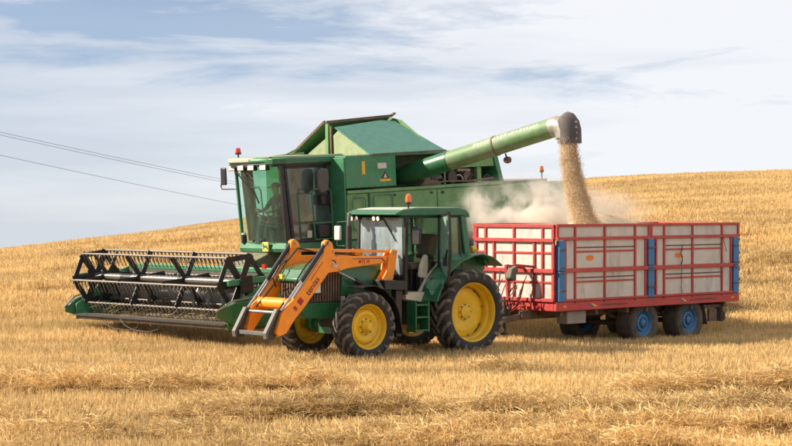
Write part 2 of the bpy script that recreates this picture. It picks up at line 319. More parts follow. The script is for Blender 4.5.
def straw_patch(name, n, size, h0, h1, wd, lean, lying=0, mound=0, seed=0):
    """one patch of cut stalks (rows of stems, some loose straw lying about)"""
    rg = np.random.default_rng(seed); V = []; F = []; T = []
    for i in range(n):
        lie = rg.random() < lying
        x, y = rg.uniform(-size/2, size/2, 2)
        if not lie and h1 < .5: y = round(y/.16)*.16+rg.normal(0, .028)
        az = rg.uniform(0, 2*PI)
        if mound: q = math.exp(-((x/(size*.32))**2+(y/(size*.3))**2)); z0 = rg.uniform(-.02, mound*q) if lie else -.02
        else: z0 = -.02
        if lie:
            l = rg.uniform(.09, .24) if mound else rg.uniform(.10, .26); el = rg.normal(.12, .28); w = wd*.9
            d = np.array([math.cos(az)*math.cos(el), math.sin(az)*math.cos(el), math.sin(el)]); sag = -l*.16
        else:
            l = rg.uniform(h0, h1); t = abs(rg.normal(0, lean)); w = wd*rg.uniform(.7, 1.25)
            d = np.array([math.cos(az)*math.sin(t), math.sin(az)*math.sin(t), math.cos(t)]); sag = 0
        a2 = rg.uniform(0, PI)
        side = np.array([math.cos(a2), math.sin(a2), 0]) if not lie else np.cross(d, [0, 0, 1.]); side = side/(np.linalg.norm(side)+1e-6)*w/2
        if lie: side = side*.75+np.array([0, 0, w*.33])
        p0 = np.array([x, y, z0]); p1 = p0+d*l*.5+(np.array([0, 0, -sag*.5]) if lie else rg.normal(0, .008, 3)); p2 = p0+d*l
        b = len(V); V += [p0-side, p0+side, p1-side, p1+side, p2-side*.7, p2+side*.7]; F += [(b, b+1, b+3, b+2), (b+2, b+3, b+5, b+4)]
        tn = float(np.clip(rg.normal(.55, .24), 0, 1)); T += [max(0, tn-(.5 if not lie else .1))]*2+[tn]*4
    me = bpy.data.meshes.new(name); me.from_pydata([tuple(v) for v in V], [], F); me.update()
    at = me.attributes.new('tone', 'FLOAT', 'POINT'); at.data.foreach_set('value', T); me.materials.append(strawm)
    return bpy.data.objects.new(name, me)
def scatter(name, label, patches, P, ROT, IDX, SCL):
    col = bpy.data.collections.new(name+'_patches')
    for p in patches: col.objects.link(p)
    me = bpy.data.meshes.new(name); me.from_pydata(P.tolist(), [], [])
    a = me.attributes.new('prot', 'FLOAT_VECTOR', 'POINT'); a.data.foreach_set('vector', ROT.astype(np.float32).ravel())
    a = me.attributes.new('pidx', 'INT', 'POINT'); a.data.foreach_set('value', IDX.astype(np.int32))
    a = me.attributes.new('pscl', 'FLOAT_VECTOR', 'POINT'); a.data.foreach_set('vector', SCL.astype(np.float32).ravel())
    o = bpy.data.objects.new(name, me); COL.objects.link(o); o['kind'] = 'stuff'; o['label'] = label
    ng = bpy.data.node_groups.new(name, 'GeometryNodeTree'); ng.interface.new_socket('Geometry', in_out='INPUT', socket_type='NodeSocketGeometry'); ng.interface.new_socket('Geometry', in_out='OUTPUT', socket_type='NodeSocketGeometry')
    gi = N(ng, 'NodeGroupInput'); go = N(ng, 'NodeGroupOutput'); ci = N(ng, 'GeometryNodeCollectionInfo'); ci.inputs[0].default_value = col; ci.inputs[1].default_value = True; ci.inputs[2].default_value = True
    ip = N(ng, 'GeometryNodeInstanceOnPoints'); ip.inputs['Pick Instance'].default_value = True; L = ng.links.new
    def att(nm, ty): q = N(ng, 'GeometryNodeInputNamedAttribute', data_type=ty); q.inputs[0].default_value = nm; return q.outputs[0]
    mp = N(ng, 'GeometryNodeMeshToPoints')
    L(gi.outputs[0], mp.inputs[0]); L(mp.outputs[0], ip.inputs['Points']); L(ci.outputs[0], ip.inputs['Instance']); L(att('pidx', 'INT'), ip.inputs['Instance Index'])
    er = N(ng, 'FunctionNodeEulerToRotation'); L(att('prot', 'FLOAT_VECTOR'), er.inputs[0]); L(er.outputs[0], ip.inputs['Rotation']); L(att('pscl', 'FLOAT_VECTOR'), ip.inputs['Scale']); L(ip.outputs[0], go.inputs[0])
    md = o.modifiers.new('scatter', 'NODES'); md.node_group = ng; return o
def slope_rot(X, Y, e=.3):
    gx = (base_h(X+e, Y)-base_h(X-e, Y))/(2*e); gy = (base_h(X, Y+e)-base_h(X, Y-e))/(2*e)
    return gx, gy
def make_straw():
    # near stubble
    pts = []
    y = 22.0
    while y < 50:
        hw = .222*y+2.5
        for x in np.arange(-hw, hw, .82): pts.append((x+RNG.uniform(-.2, .2), y+RNG.uniform(-.2, .2)))
        y += .82
    P = np.array(pts); X, Y = P[:, 0], P[:, 1]; n = len(X); Z = height(X, Y)
    gx, gy = slope_rot(X, Y)
    # rows run roughly along x; half of the copies turned right round
    rz = np.where(RNG.random(n) < .5, 0, PI)+RNG.normal(0, .06, n); gxr = np.where(np.cos(rz) > 0, gx, -gx); gyr = np.where(np.cos(rz) > 0, gy, -gy)
    ROT = np.stack([np.arctan(gyr), -np.arctan(gxr), rz], 1)
    s = .75+.6*fbm(X*.5, Y*1.1, 3, 77)
    # stubble is rolled flat where a wheel has run
    trk = np.exp(-((Y-35.6-.02*X)/.5)**2)+np.exp(-((Y-37.4-.02*X)/.4)**2)
    SCL = np.stack([np.ones(n), np.ones(n), s*(1-.35*np.clip(trk, 0, 1))*(1-.5*np.clip(ridges(X, Y)/.15, 0, 1))], 1)
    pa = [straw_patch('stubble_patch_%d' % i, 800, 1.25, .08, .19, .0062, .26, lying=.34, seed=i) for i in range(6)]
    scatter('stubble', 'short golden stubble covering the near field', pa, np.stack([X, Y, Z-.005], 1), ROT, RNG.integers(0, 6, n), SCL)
    # far stubble, taller and thicker-looking crop rows up to the ridge
    pts = []; y = 50.0
    while y < 97:
        hw = .222*y+4
        for x in np.arange(-hw, hw, 1.5): pts.append((x+RNG.uniform(-.4, .4), y+RNG.uniform(-.4, .4)))
        y += 1.35
    P = np.array(pts); X, Y = P[:, 0], P[:, 1]; n = len(X); Z = height(X, Y); gx, gy = slope_rot(X, Y)
    rz = np.where(RNG.random(n) < .5, 0, PI)+RNG.normal(0, .08, n); sg = np.where(np.cos(rz) > 0, 1, -1)
    ROT = np.stack([np.arctan(gy*sg), -np.arctan(gx*sg), rz], 1)
    s = .55+.9*fbm(X*.22, Y*.7, 3, 78)
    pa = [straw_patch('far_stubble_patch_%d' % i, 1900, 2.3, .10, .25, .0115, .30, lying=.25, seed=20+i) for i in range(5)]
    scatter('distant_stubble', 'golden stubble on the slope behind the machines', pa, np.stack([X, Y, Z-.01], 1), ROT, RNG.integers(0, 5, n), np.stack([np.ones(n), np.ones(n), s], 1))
    # loose straw heaped along the swaths
    px = RNG.uniform(-8.5, 8.5, 60000); py = RNG.uniform(23.5, 42, 60000); w = ridges(px, py); keep = RNG.random(60000) < np.clip((w-.04)/.14, 0, 1)*.24
    X = px[keep]; Y = py[keep]; n = len(X); Z = height(X, Y)
    pa = [straw_patch('straw_heap_patch_%d' % i, 260, .6, .1, .2, .008, .9, lying=.93, mound=.15, seed=50+i) for i in range(5)]
    ROT = np.stack([RNG.normal(0, .12, n), RNG.normal(0, .12, n), RNG.uniform(0, 2*PI, n)], 1); sc = RNG.uniform(.45, 1.35, n)
    scatter('loose_straw', 'loose straw lying in swaths across the foreground', pa, np.stack([X, Y, Z-.02], 1), ROT, RNG.integers(0, 5, n), np.stack([sc, sc, sc*RNG.uniform(.7, 1.4, n)], 1))
    px = RNG.uniform(-24, 26, 40000); py = RNG.uniform(48, 76, 40000); w = ridges(px, py); keep = RNG.random(40000) < np.clip((w-.07)/.15, 0, 1)*.13
    X = px[keep]; Y = py[keep]; n = len(X); Z = height(X, Y); sc = RNG.uniform(.9, 1.9, n)
    ROT = np.stack([RNG.normal(0, .12, n), RNG.normal(0, .12, n), RNG.uniform(0, 2*PI, n)], 1)
    scatter('distant_loose_straw', 'ragged straw swaths on the slope behind', pa, np.stack([X, Y, Z], 1), ROT, RNG.integers(0, 5, n), np.stack([sc, sc, sc], 1))
make_straw()

# ------------------------------------------------------------------ power lines and their poles beyond the ridge
def wires():
    A = Vector((-23.5, 90, 0)); B = Vector((5.7, 200, 0)); za = float(base_h(A.x, A.y)); zb = float(base_h(B.x, B.y))
    for loc, z0, top, lb in ((A, za, 8.1, 'wooden utility pole outside the left of the view'), (B, zb, 2.2, 'wooden utility pole behind the ridge and the harvester')):
        t = thing('utility_pole', lb, 'pole', (loc.x, loc.y, z0))
        G().cyl((0, 0, -.5), (0, 0, top-z0), .14, .1).obj('shaft', brown, t)
        G().bar((-.7, .2, top-z0-.35), (.7, -.2, top-z0-.35), .1, .12).obj('crossarm', brown, t)
    for dy, za_, zb_, lb in ((0, 7.72, 1.75, 'uppermost of the three thin overhead wires at left'), (.5, 7.58, 1.50, 'middle overhead wire, close under the top one'), (0, 6.62, -.55, 'lowest overhead wire, well apart from the upper two')):
        pts = []
        for i in range(25):
            k = i/24; p = A.lerp(B, k); pts.append((p.x, p.y+dy, za_*(1-k)+zb_*k-1.2*4*k*(1-k)*.35))
        tag(G().tube(pts, .011, 6).obj('power_line', black), lb, 'wire')
wires()

# ------------------------------------------------------------------ wheels
def wheel(name, parent, c, Rr, Wd, rr, side, recess, rimmat, lugs=20, lugh=.05, lugw=.07, hub='big', tmat=None, treadmat=None):
    """side: +1 outer face towards +y.  wheel > tyre, tread, rim, hub, bolts"""
    e = bpy.data.objects.new(name, None); COL.objects.link(e); e.parent = parent; e.location = c
    if side < 0: e.rotation_euler = (0, 0, PI)
    h = Wd/2; Rc = Rr-lugh; sq = 0 if lugs else .10
    sw = [(rr-.005, h*.70), (rr+.02, h*.86), (rr+(Rc-rr)*.35, h*1.0), (rr+(Rc-rr)*.62, h*1.0), (rr+(Rc-rr)*.86, h*.93), (Rc-.012, h*(.78+sq)), (Rc, h*.5), (Rc+.006, 0)]
    prof = [(r, y) for r, y in sw]+[(r, -y) for r, y in sw[-2::-1]]
    G().lathe(prof, n=56).obj('tyre', tmat or tyre, e, ang=50)
    g = G()
    if lugs:
        for s in (1, -1):
            for k in range(lugs):
                a0 = 2*PI*(k+(.5 if s < 0 else 0))/lugs
                secs = []
                for u, (yy, r) in enumerate(((-.04*h, Rc), (.35*h, Rc-.002), (.72*h, Rc-.012), (.96*h, Rc-.05), (1.015*h, Rc-.13))):
                    a = a0+[0, .32, .62, .76, .80][u]*(.42/Rr)*1.0
                    da = lugw/Rr*.5*[.8, 1, 1.15, 1.15, .8][u]; hh = [lugh, lugh, lugh*.95, lugh*.62, .01][u]
                    yo = [0, 0, .0, .02, .02][u]
                    sec = []
                    for aa, rad, yb in ((a-da*1.25, r-.01, yy), (a+da*1.25, r-.01, yy), (a+da, r+hh, yy+yo), (a-da, r+hh, yy+yo)):
                        sec.append((rad*math.cos(aa), s*yb, rad*math.sin(aa)))
                    secs += sec
                fs = [(0, 1, 2, 3), (19, 18, 17, 16)]
                for q in range(4):
                    for w in range(4): fs.append((q*4+w, q*4+(w+1) % 4, q*4+4+(w+1) % 4, q*4+4+w))
                g.add(secs, fs)
        g.obj('tread', treadmat or lug, e)
    else:
        for yy in (-.62, -.31, 0, .31, .62):
            g.lathe([(Rc-.012, (yy-.15)*h), (Rr-.003, (yy-.135)*h), (Rr-.003, (yy+.135)*h), (Rc-.012, (yy+.15)*h)], n=56)
        g.obj('tread', treadmat or tmat or tyre, e)
    # rim: flange, stepped barrel, dish
    o = h*.80; di = o-recess; hr = .13 if rr > .4 else .08; pr = rr*.70
    prof = [(rr+.028, o-.035), (rr+.03, o), (rr+.008, o+.008), (rr-.012, o-.01), (rr-.03, o-.06), (rr-.035, o-.12*rr/.5), (rr-.075, o-.16*rr/.5), (rr-.08, di-.02), (rr-.08, -o+.1), (rr-.02, -o+.04), (rr+.03, -o), (rr+.03, -o+.03)]
    G().lathe(prof, n=56).obj('rim', rimmat, e, ang=30)
    dp = [(rr-.085, di-.03), (rr-.10, di+.0), (pr, di+.03), (pr-.05, di+.035), (hr+.06, di+.0), (hr+.05, di+.02), (hr, di+.025), (hr, di+.06), (hr*.55, di+.07 if hub != 'front' else di+.16), (0.001, di+.075 if hub != 'front' else di+.165)]
    G().lathe(dp, n=48).obj('rim_disc', rimmat, e, ang=28)
    b = G(); nb = 8
    for k in range(nb):
        a = 2*PI*k/nb; x, z = (hr+.028)*math.cos(a), (hr+.028)*math.sin(a); b.cyl((x, di+.02, z), (x, di+.052, z), .014, n=6)
    if rr > .55:
        for k in range(16):
            a = 2*PI*(k+.5)/16; x, z = (rr-.115)*math.cos(a), (rr-.115)*math.sin(a)
            if k % 2: b.cyl((x, di-.01, z), (x, di+.035, z), .016, n=6)
    b.obj('bolts', dark if rimmat is not yellow else grey, e, kind='stuff')
    if rr > .55:
        for k in range(4):
            s_ = G()
            for q in range(5):
                a = 2*PI*k/4+.5+q*.1; a1 = a+.1
                r0, r1 = rr-.107, rr-.083
                s_.add([(r*math.cos(t), di+.012, r*math.sin(t)) for r, t in ((r0, a), (r1, a), (r1, a1), (r0, a1))], [(0, 1, 2, 3)])
            s_.obj('rim_slot', black, e)
    return e

# ------------------------------------------------------------------ tractor
def tractor():
    T = thing('tractor', 'green tractor with yellow wheels and an orange front loader, beside the red trailer', 'tractor', (1.0, 42.0, 0), (0, 0, R(221)))
    for s in (1, -1):
        wheel('rear_wheel', T, (.12, s*.97, .88), .935, .50, .63, s, .30, yellow, 20, .055, .075)
        wheel('front_wheel', T, (3.03, s*.95, .685), .735, .42, .455, s, .13, yellow, 18, .05, .065, hub='front')
    # axles, transmission, belly
    G().cyl((.12, -.75, .88), (.12, .75, .88), .17).box(-.5, 1.0, -.3, .3, .62, 1.2).box(1.0, 3.3, -.24, .24, .62, 1.15).obj('transmission', dark, T, .02)
    a = G().cyl((3.03, -.72, .66), (3.03, .72, .66), .10).box(2.8, 3.3, -.22, .22, .5, .95)
    for s in (1, -1): a.cyl((3.03, s*.62, .68), (3.03, s*.80, .68), .19).bar((3.03, s*.7, .7), (2.75, s*.55, .62), .09, .09)
    a.obj('front_axle', green, T, .015)
    # hood
    G().prism([(-.40, 1.3), (.40, 1.3), (.42, 1.72), (.37, 1.93), (.24, 2.02), (-.24, 2.02), (-.37, 1.93), (-.42, 1.72)], 'yz', 1.8, 3.18).obj('hood', green, T, .02)
    G().prism([(3.18, 2.02), (3.75, 1.97), (4.12, 1.86), (4.26, 1.66), (4.22, 1.60), (4.0, 1.76), (3.7, 1.86), (3.18, 1.90)], 'xz', -.41, .41).obj('nose_cover', green, T, .03)
    gr = G().prism([(3.18, 1.9), (3.7, 1.86), (4.0, 1.76), (4.16, 1.60), (4.18, 1.18), (3.18, 1.18)], 'xz', -.36, .36).obj('grille', dark, T)
    g = G()
    for i in range(13):
        x = 3.22+i*.072; zt = 1.9 if x < 3.7 else 1.9-(x-3.7)*.55; g.box(x, x+.03, .36, .392, 1.2, zt)
    for i in range(8): g.box(4.18, 4.2, -.32+i*.085, -.29+i*.085, 1.2, 1.58)
    g.obj('grille_slats', rust, T, kind='stuff')
    for s in (1, -1):
        h = G().box(3.74, 4.14, s*.392, s*.415, 1.38, 1.58).obj('headlight', lampm, T, .02)
        G().box(3.71, 4.17, s*.385, s*.40, 1.35, 1.61).obj('headlight_frame', black, h, .01)
    G().prism([(2.9, 1.18), (4.25, 1.18), (4.28, 1.05), (4.1, .86), (3.4, .84), (2.9, .95)], 'xz', -.36, .36).obj('front_frame', green, T, .02)
    w = G().box(4.28, 4.45, -.26, .26, .85, 1.2)
    w.obj('front_weight', green, T, .03)
    # loader mounting and side hardware
    for s in (1, -1):
        G().prism([(1.86, 1.40), (2.5, 1.43), (2.5, 1.63), (1.86, 1.60)], 'xz', s*.60, s*1.0).obj('loader_bracket', black, T, .015)
        G().box(1.95, 2.12, s*.75, s*.92, .42, 1.42).obj('loader_post', dark, T, .02)
        G().box(1.98, 2.1, s*.24, s*.75, .55, .75).obj('loader_post', dark, T, .02)
    G().prism([(1.05, .62), (1.9, .62), (1.9, 1.15), (1.05, 1.15)], 'xz', -.95, -.42).obj('fuel_tank', black, T, .05)
    # steps under the door
    st = G().box(1.26, 1.30, .72, 1.02, .50, 1.15).box(1.63, 1.66, .72, 1.02, .50, 1.15)
    st.obj('step_side', green, T, .006)
    for z in (.52, .80, 1.06): G().box(1.30, 1.63, .70, 1.02, z, z+.035).obj('step_tread', green, T, .006)
    G().box(1.30, 1.63, .69, .70, .5, 1.15).obj('step_back', green, T)
    # fenders
    rf = [(1.27, 1.14), (1.15, 1.38), (1.02, 1.60), (.84, 1.80), (.55, 1.98), (.2, 2.09), (-.05, 2.12), (-.36, 2.04), (-.64, 1.86)]
    for s in (1, -1):
        y0, y1 = sorted((s*.70, s*1.28))
        G().strip(rf, y0, y1, .035).obj('rear_fender', green, T, .008)
        G().prism(rf+[(-.64, 1.80), (-.3, 1.5), (.1, 1.2), (.6, 1.1), (1.2, 1.08)], 'xz', s*.68, s*.72).obj('fender_side', green, T)
        ff = [(3.28, 1.48), (3.15, 1.51), (2.9, 1.52), (2.62, 1.42), (2.38, 1.2), (2.24, .92), (2.16, .5)]
        y0, y1 = sorted((s*.74, s*1.17)); G().strip(ff, y0, y1, .02).obj('front_fender', black, T, .006)
    # cab: floor, pillars, roof
    G().prism([(.12, 1.34), (1.74, 1.34), (1.74, 1.2), (1.25, 1.12), (.12, 1.3)], 'xz', -.78, .80).obj('cab_floor', beige, T, .01)
    G().box(.02, .10, -.72, .72, 1.3, 1.98).obj('cab_back', black, T, .02)
    G().prism([(.50, 1.95), (.80, 1.66), (1.06, 1.34), (1.24, 1.13), (1.64, 1.16), (1.64, 1.30), (1.26, 1.32), (1.02, 1.66), (.62, 2.0)], 'xz', .60, .675).obj('door_sill', beige, T, .012)
    for s in (1, -1):
        G().bar((1.74, s*.77, 1.3), (1.70, s*.76, 3.0), .075, .09, (1, 0, 0)).obj('front_pillar', black, T, .012)
        G().bar((.78, s*.79, 1.35), (.74, s*.77, 3.0), .06, .07, (1, 0, 0)).obj('door_pillar', black, T, .012)
        G().bar((-.04, s*.79, 1.98), (.08, s*.76, 3.0), .09, .16, (1, 0, 0)).obj('rear_pillar', green, T, .02)
        G().bar((.14, s*.78, 2.0), (.22, s*.75, 3.0), .05, .06, (1, 0, 0)).obj('window_frame', black, T, .01)
    G().box(1.68, 1.76, -.72, .72, 1.62, 1.70).obj('cowl', black, T, .01)
    pf = [(-.10, 2.93), (-.07, 3.03), (.02, 3.10), (.22, 3.145), (1.4, 3.14), (1.84, 3.10), (2.03, 3.03), (2.05, 2.99), (1.9, 2.965), (.1, 2.965)]
    G().prism(pf, 'xz', -.83, .83).obj('roof', green, T, .04)
    G().prism([(.1, 2.964), (1.9, 2.964), (1.98, 2.93), (1.6, 2.915), (.1, 2.93)], 'xz', -.80, .80).obj('roof_lining', black, T, .01)
    G().prism([(.30, 3.13), (.35, 3.156), (1.4, 3.152), (1.8, 3.113), (1.8, 3.09)], 'xz', -.76, .76).obj('roof_panel', mat('pale_roof', (.34, .44, .33), .4, dust=.5, dustcol=(.5, .47, .36)), T, .02)
    for y in (-.66, -.5, .08, .22): 
        l = G().cyl((1.9, y, 2.93), (2.02, y, 2.91), .055).obj('work_light', black, T)
        G().cyl((2.02, y, 2.91), (2.035, y, 2.908), .048).obj('lens', lampm, l)
    G().prism([(-.7, 1.72), (.7, 1.72), (.68, 2.93), (-.68, 2.93)], 'yz', 1.745, 1.752).obj('windscreen', glass, T)
    G().bar((1.765, .05, 2.95), (1.78, .52, 2.42), .018, .018).obj('wiper', black, T)
    for s, nm in ((-1, 'side_window'),):
        G().prism([(.82, 1.5), (1.68, 1.5), (1.66, 2.95), (.80, 2.95)], 'xz', s*.78, s*.786).obj(nm, glass_s, T)
    for s in (1, -1): G().prism([(.16, 2.0), (.74, 1.95), (.74, 2.95), (.22, 2.95)], 'xz', s*.775, s*.781).obj('rear_side_window', glass_s, T)
    G().prism([(-.68, 2.0), (.68, 2.0), (.66, 2.94), (-.66, 2.94)], 'yz', .05, .056).obj('rear_window', glass_s, T)
    # open door hinged at the rear door pillar
    d = bpy.data.objects.new('door', None); COL.objects.link(d); d.parent = T; d.location = (.80, .82, 0); d.rotation_euler = (0, 0, R(-24))
    pr = [(0, 2.96), (.66, 3.03), (.74, 2.2), (.60, 1.52), (.46, 1.46), (.0, 2.0)]
    def ring(g, P, w):
        for i in range(len(P)):
            a, b = P[i], P[(i+1) % len(P)]; g.bar((0, a[0], a[1]), (0, b[0], b[1]), w, w)
        return g
    ring(G(), pr, .05).obj('door_frame', black, d)
    G().prism(pr, 'yz', -.003, .003).obj('door_glass', glass_o, d)
    G().bar((.03, .42, 1.95), (.03, .62, 2.25), .03).box(-.02, .05, .40, .50, 1.9, 2.08).obj('door_handle', black, d)
    # seat and controls
    st = bpy.data.objects.new('seat', None); COL.objects.link(st); st.parent = T; st.location = (.2, .1, 0)
    G().box(.42, .98, -.27, .27, 1.80, 1.95).obj('cushion', seatm, st, .05)
    G().prism([(.36, 1.92), (.52, 1.92), (.42, 2.38), (.30, 2.58), (.20, 2.55), (.22, 2.3)], 'xz', -.25, .25).obj('backrest', seatm, st, .05)
    G().box(.5, .95, -.2, .2, 1.33, 1.80).obj('suspension', black, st, .02)
    G().prism([(.42, 2.02), (.88, 2.06), (.92, 2.12), (.88, 2.16), (.5, 2.14)], 'xz', .29, .38).obj('armrest', black, st, .02)
    G().prism([(.98, 1.60), (1.18, 1.64), (1.14, 1.9), (1.02, 2.15), (.92, 2.12), (.92, 1.82)], 'xz', .50, .62).obj('cab_cushion', beige, T, .05)
    G().box(.9, 1.15, .44, .60, 1.33, 1.75).obj('control_console', black, T, .03)
    tr = [(1.28+.19*math.cos(a)*.8, .19*math.sin(a), 2.13+.19*math.cos(a)*.55) for a in [k*2*PI/20 for k in range(21)]]
    G().tube(tr, .016, 8).bar((1.28, -.18, 2.13), (1.28, .18, 2.13), .02).obj('steering_wheel', black, T)
    G().bar((1.5, 0, 1.35), (1.29, 0, 2.12), .13, .15).box(1.35, 1.68, -.34, .34, 1.62, 1.9).obj('dashboard', black, T, .03)
    G().cyl((1.62, .60, 1.36), (1.62, .60, 1.58), .04).obj('fire_extinguisher', redp, T)
    G().box(1.42, 1.46, .45, .49, 1.95, 2.02).obj('lever', redp, T)
    # beacon, exhaust, mirrors
    b = G().cyl((1.62, .74, 3.13), (1.62, .74, 3.24), .018).cyl((1.62, .74, 3.22), (1.62, .74, 3.26), .07).obj('beacon', black, T)
    G().lathe([(.066, 0), (.064, .09), (.05, .15), (.02, .175), (.001, .178)], n=18).obj('beacon_lens', amber, b).matrix_local = Matrix.Translation((1.62, .74, 3.262)) @ Matrix.Rotation(R(90), 4, 'X')
    G().cyl((2.15, -.60, 1.9), (2.15, -.60, 2.75), .065).obj('exhaust', dark, T)
    G().tube([(2.15, -.60, 2.74), (2.15, -.60, 2.92), (2.12, -.62, 3.02)], .042, 12).obj('exhaust_tip', grey, T)
    m = G().tube([(1.72, -.78, 2.86), (1.72, -1.52, 2.82), (1.72, -1.52, 2.3), (1.72, -1.25, 2.3)], .014, 8).obj('mirror_arm', dark, T)
    G().box(1.68, 1.74, -1.62, -1.42, 2.42, 2.74).obj('mirror', mat('mirror_face', (.62, .60, .55), .3, dust=.2), m, .02)
    m = G().tube([(1.72, .78, 2.80), (1.66, 1.04, 2.80), (1.66, 1.04, 2.5)], .014, 8).obj('mirror_arm', dark, T)
    G().box(1.62, 1.68, .92, 1.16, 2.36, 2.74).obj('mirror', black, m, .02)
    # hitch and hydraulic couplings behind
    G().box(-.95, -.4, -.3, .3, .5, .72).bar((-.5, .35, 1.3), (-1.0, .38, .75), .07).bar((-.5, -.35, 1.3), (-1.0, -.38, .75), .07).bar((-.4, .35, .7), (-1.1, .4, .62), .08).bar((-.4, -.35, .7), (-1.1, -.4, .62), .08).obj('rear_linkage', rust, T, .008)
    G().cyl((-.42, .5, 2.22), (-.55, .5, 2.22), .075).cyl((-.42, .72, 2.02), (-.5, .72, 2.02), .06).obj('rear_light', yellow, T)
    G().box(-.5, -.42, .45, .6, 2.0, 2.16).box(-.62, -.4, .72, .98, 1.92, 2.05).obj('rear_light_bracket', teal, T, .01)
    # ---- loader
    Ld = bpy.data.objects.new('front_loader', None); COL.objects.link(Ld); Ld.parent = T
    for s in (1, -1):
        y0, y1 = s*.50, s*.62; ym = s*.56
        G().prism([(3.80, 2.44), (3.72, 2.49), (3.60, 2.42), (3.52, 2.14), (1.98, 2.12), (1.98, 1.98), (2.4, 1.96), (3.2, 1.88), (3.44, 1.82), (3.70, 1.80), (3.98, 1.50), (4.32, 1.12),
                   (4.55, .90), (4.80, .60), (4.98, .54), (5.06, .62), (4.90, 1.03), (4.62, 1.26), (3.84, 2.16)], 'xz', y0, y1).obj('loader_arm', orange, Ld, .012)
        G().prism([(1.86, 2.24), (2.02, 2.26), (2.10, 2.12), (2.16, 1.8), (2.36, 1.52), (2.02, 1.50), (1.94, 1.8)], 'xz', s*.63, s*.67).obj('mast_plate', orange, Ld, .01)
        G().prism([(1.86, 2.24), (2.02, 2.26), (2.10, 2.12), (2.16, 1.8), (2.36, 1.52), (2.02, 1.50), (1.94, 1.8)], 'xz', s*.45, s*.49).obj('mast_plate', orange, Ld, .01)
        G().bar((1.98, ym, 2.215), (3.62, ym, 2.255), .07, .055).obj('levelling_bar', orange, Ld, .008)
        G().cyl((3.70, s*.575, 2.46), (4.38, s*.575, 1.65), .048).obj('tilt_cylinder', black, Ld)
        G().cyl((4.38, s*.575, 1.65), (4.90, s*.575, 1.06), .026).bar((3.78, s*.575, 2.27), (4.60, s*.575, 1.31), .05, .02).obj('cylinder_rod', steel, Ld)
        G().cyl((2.12, s*.56, 1.27), (2.95, s*.56, 1.62), .058).obj('lift_cylinder', black, Ld)
        G().cyl((2.95, s*.56, 1.62), (3.40, s*.56, 1.81), .028).obj('cylinder_rod', steel, Ld)
        p = G()
        for x, z in ((3.70, 2.40), (3.58, 2.25), (3.60, 1.95), (1.95, 2.18), (3.4, 1.86), (2.1, 1.62)): p.cyl((x, s*.47, z), (x, s*.685 if x < 2.2 else s*.64, z), .028, n=10)
        p.obj('pivot_pins', steel, Ld, kind='stuff')
        # quick-attach frame plates
        G().prism([(4.84, 1.06), (4.95, 1.08), (5.22, .62), (5.22, .50), (5.06, .48), (4.96, .60)], 'xz', s*.50, s*.54).obj('attach_plate', dark, Ld, .006)
        G().prism([(4.94, 1.10), (5.00, 1.10), (5.29, .62), (5.27, .50), (5.23, .50), (5.23, .62)], 'xz', s*.47, s*.58).obj('attach_face', grey, Ld, .006)
    G().cyl((4.58, -.52, 1.18), (4.58, .52, 1.18), .12, n=20).obj('cross_tube', orange, Ld)
    G().cyl((4.93, -.52, 1.02), (4.93, .52, 1.02), .032).obj('attach_crossbar', steel, Ld)
    G().box(5.12, 5.21, -.52, .52, .56, .64).obj('attach_crossbar', grey, Ld, .008)
    for s in (.45, -.45):
        G().tube([(2.4, s, 2.06), (3.2, s, 2.2), (3.7, s*.9, 2.3), (4.1, s*.8, 1.95), (4.35, s*.75, 1.6), (4.5, s*.8, 1.42), (4.8, s*.9, 1.10)], .018, 8).obj('hydraulic_hose', black, Ld)
    G().tube([(4.0, -.4, 2.05), (4.3, -.25, 1.95), (4.45, -.3, 1.7), (4.3, -.38, 1.5)], .016, 8).obj('hydraulic_hose', black, Ld)
    G().box(4.16, 4.26, -.36, -.22, 1.66, 1.76).obj('valve_block', yellow, Ld, .01)
    # lettering on the near arm (reads up the slope)
    purple = mat('purple_print', (.13, .03, .055), .5, var=.02); redprint = mat('red_print', (.40, .02, .02), .5, var=.02)
    a = math.atan2(2.16-1.26, 4.62-3.84)
    def armtext(s, size, x, z, m): text('lettering', s, size, m, Ld, (x, .6235, z), (R(90), 0, 0) , sx=1.0).matrix_local = Matrix.Translation((x, .6235, z)) @ Matrix.Rotation(PI, 4, 'Z') @ Matrix.Rotation(R(90), 4, 'X') @ Matrix.Rotation(a, 4, 'Z')
    armtext('tenias', .19, 4.12, 1.545, purple)
    def sheet(P, m, y=.6225): G().prism(P, 'xz', y, y+.0015).obj('decal', m, Ld)
    ux, uz = math.cos(a), math.sin(a)
    def along(x, z, l, w): return [(x-ux*l/2-uz*w/2, z+uz*l/2-ux*w/2), (x+ux*l/2-uz*w/2, z-uz*l/2-ux*w/2), (x+ux*l/2+uz*w/2, z-uz*l/2+ux*w/2), (x-ux*l/2+uz*w/2, z+uz*l/2+ux*w/2)]
    sheet(along(4.02, 1.84, .5, .014), purple); sheet(along(4.44, 1.24, .13, .13), redprint); sheet(along(4.57, 1.10, .07, .10), redprint)
    sheet([(3.05, 2.085), (2.25, 2.085), (2.15, 1.99), (2.19, 1.99), (2.27, 2.07), (3.05, 2.07)], purple)
    e = text('lettering', 'MT2 30', .10, redprint, Ld, (0, 0, 0), (0, 0, 0)); e.matrix_local = Matrix.Translation((2.75, .6235, 2.015)) @ Matrix.Rotation(PI, 4, 'Z') @ Matrix.Rotation(R(90), 4, 'X')
    sheet([(3.62, 2.08), (3.52, 2.05), (3.50, 1.98), (3.53, 1.98), (3.55, 2.03), (3.62, 2.055)], purple)
    sheet([(3.58, 2.02), (3.51, 2.0), (3.47, 1.93), (3.52, 1.9), (3.55, 1.96)], mat('white_print', (.6, .6, .6), .4))
    return T
tractor()

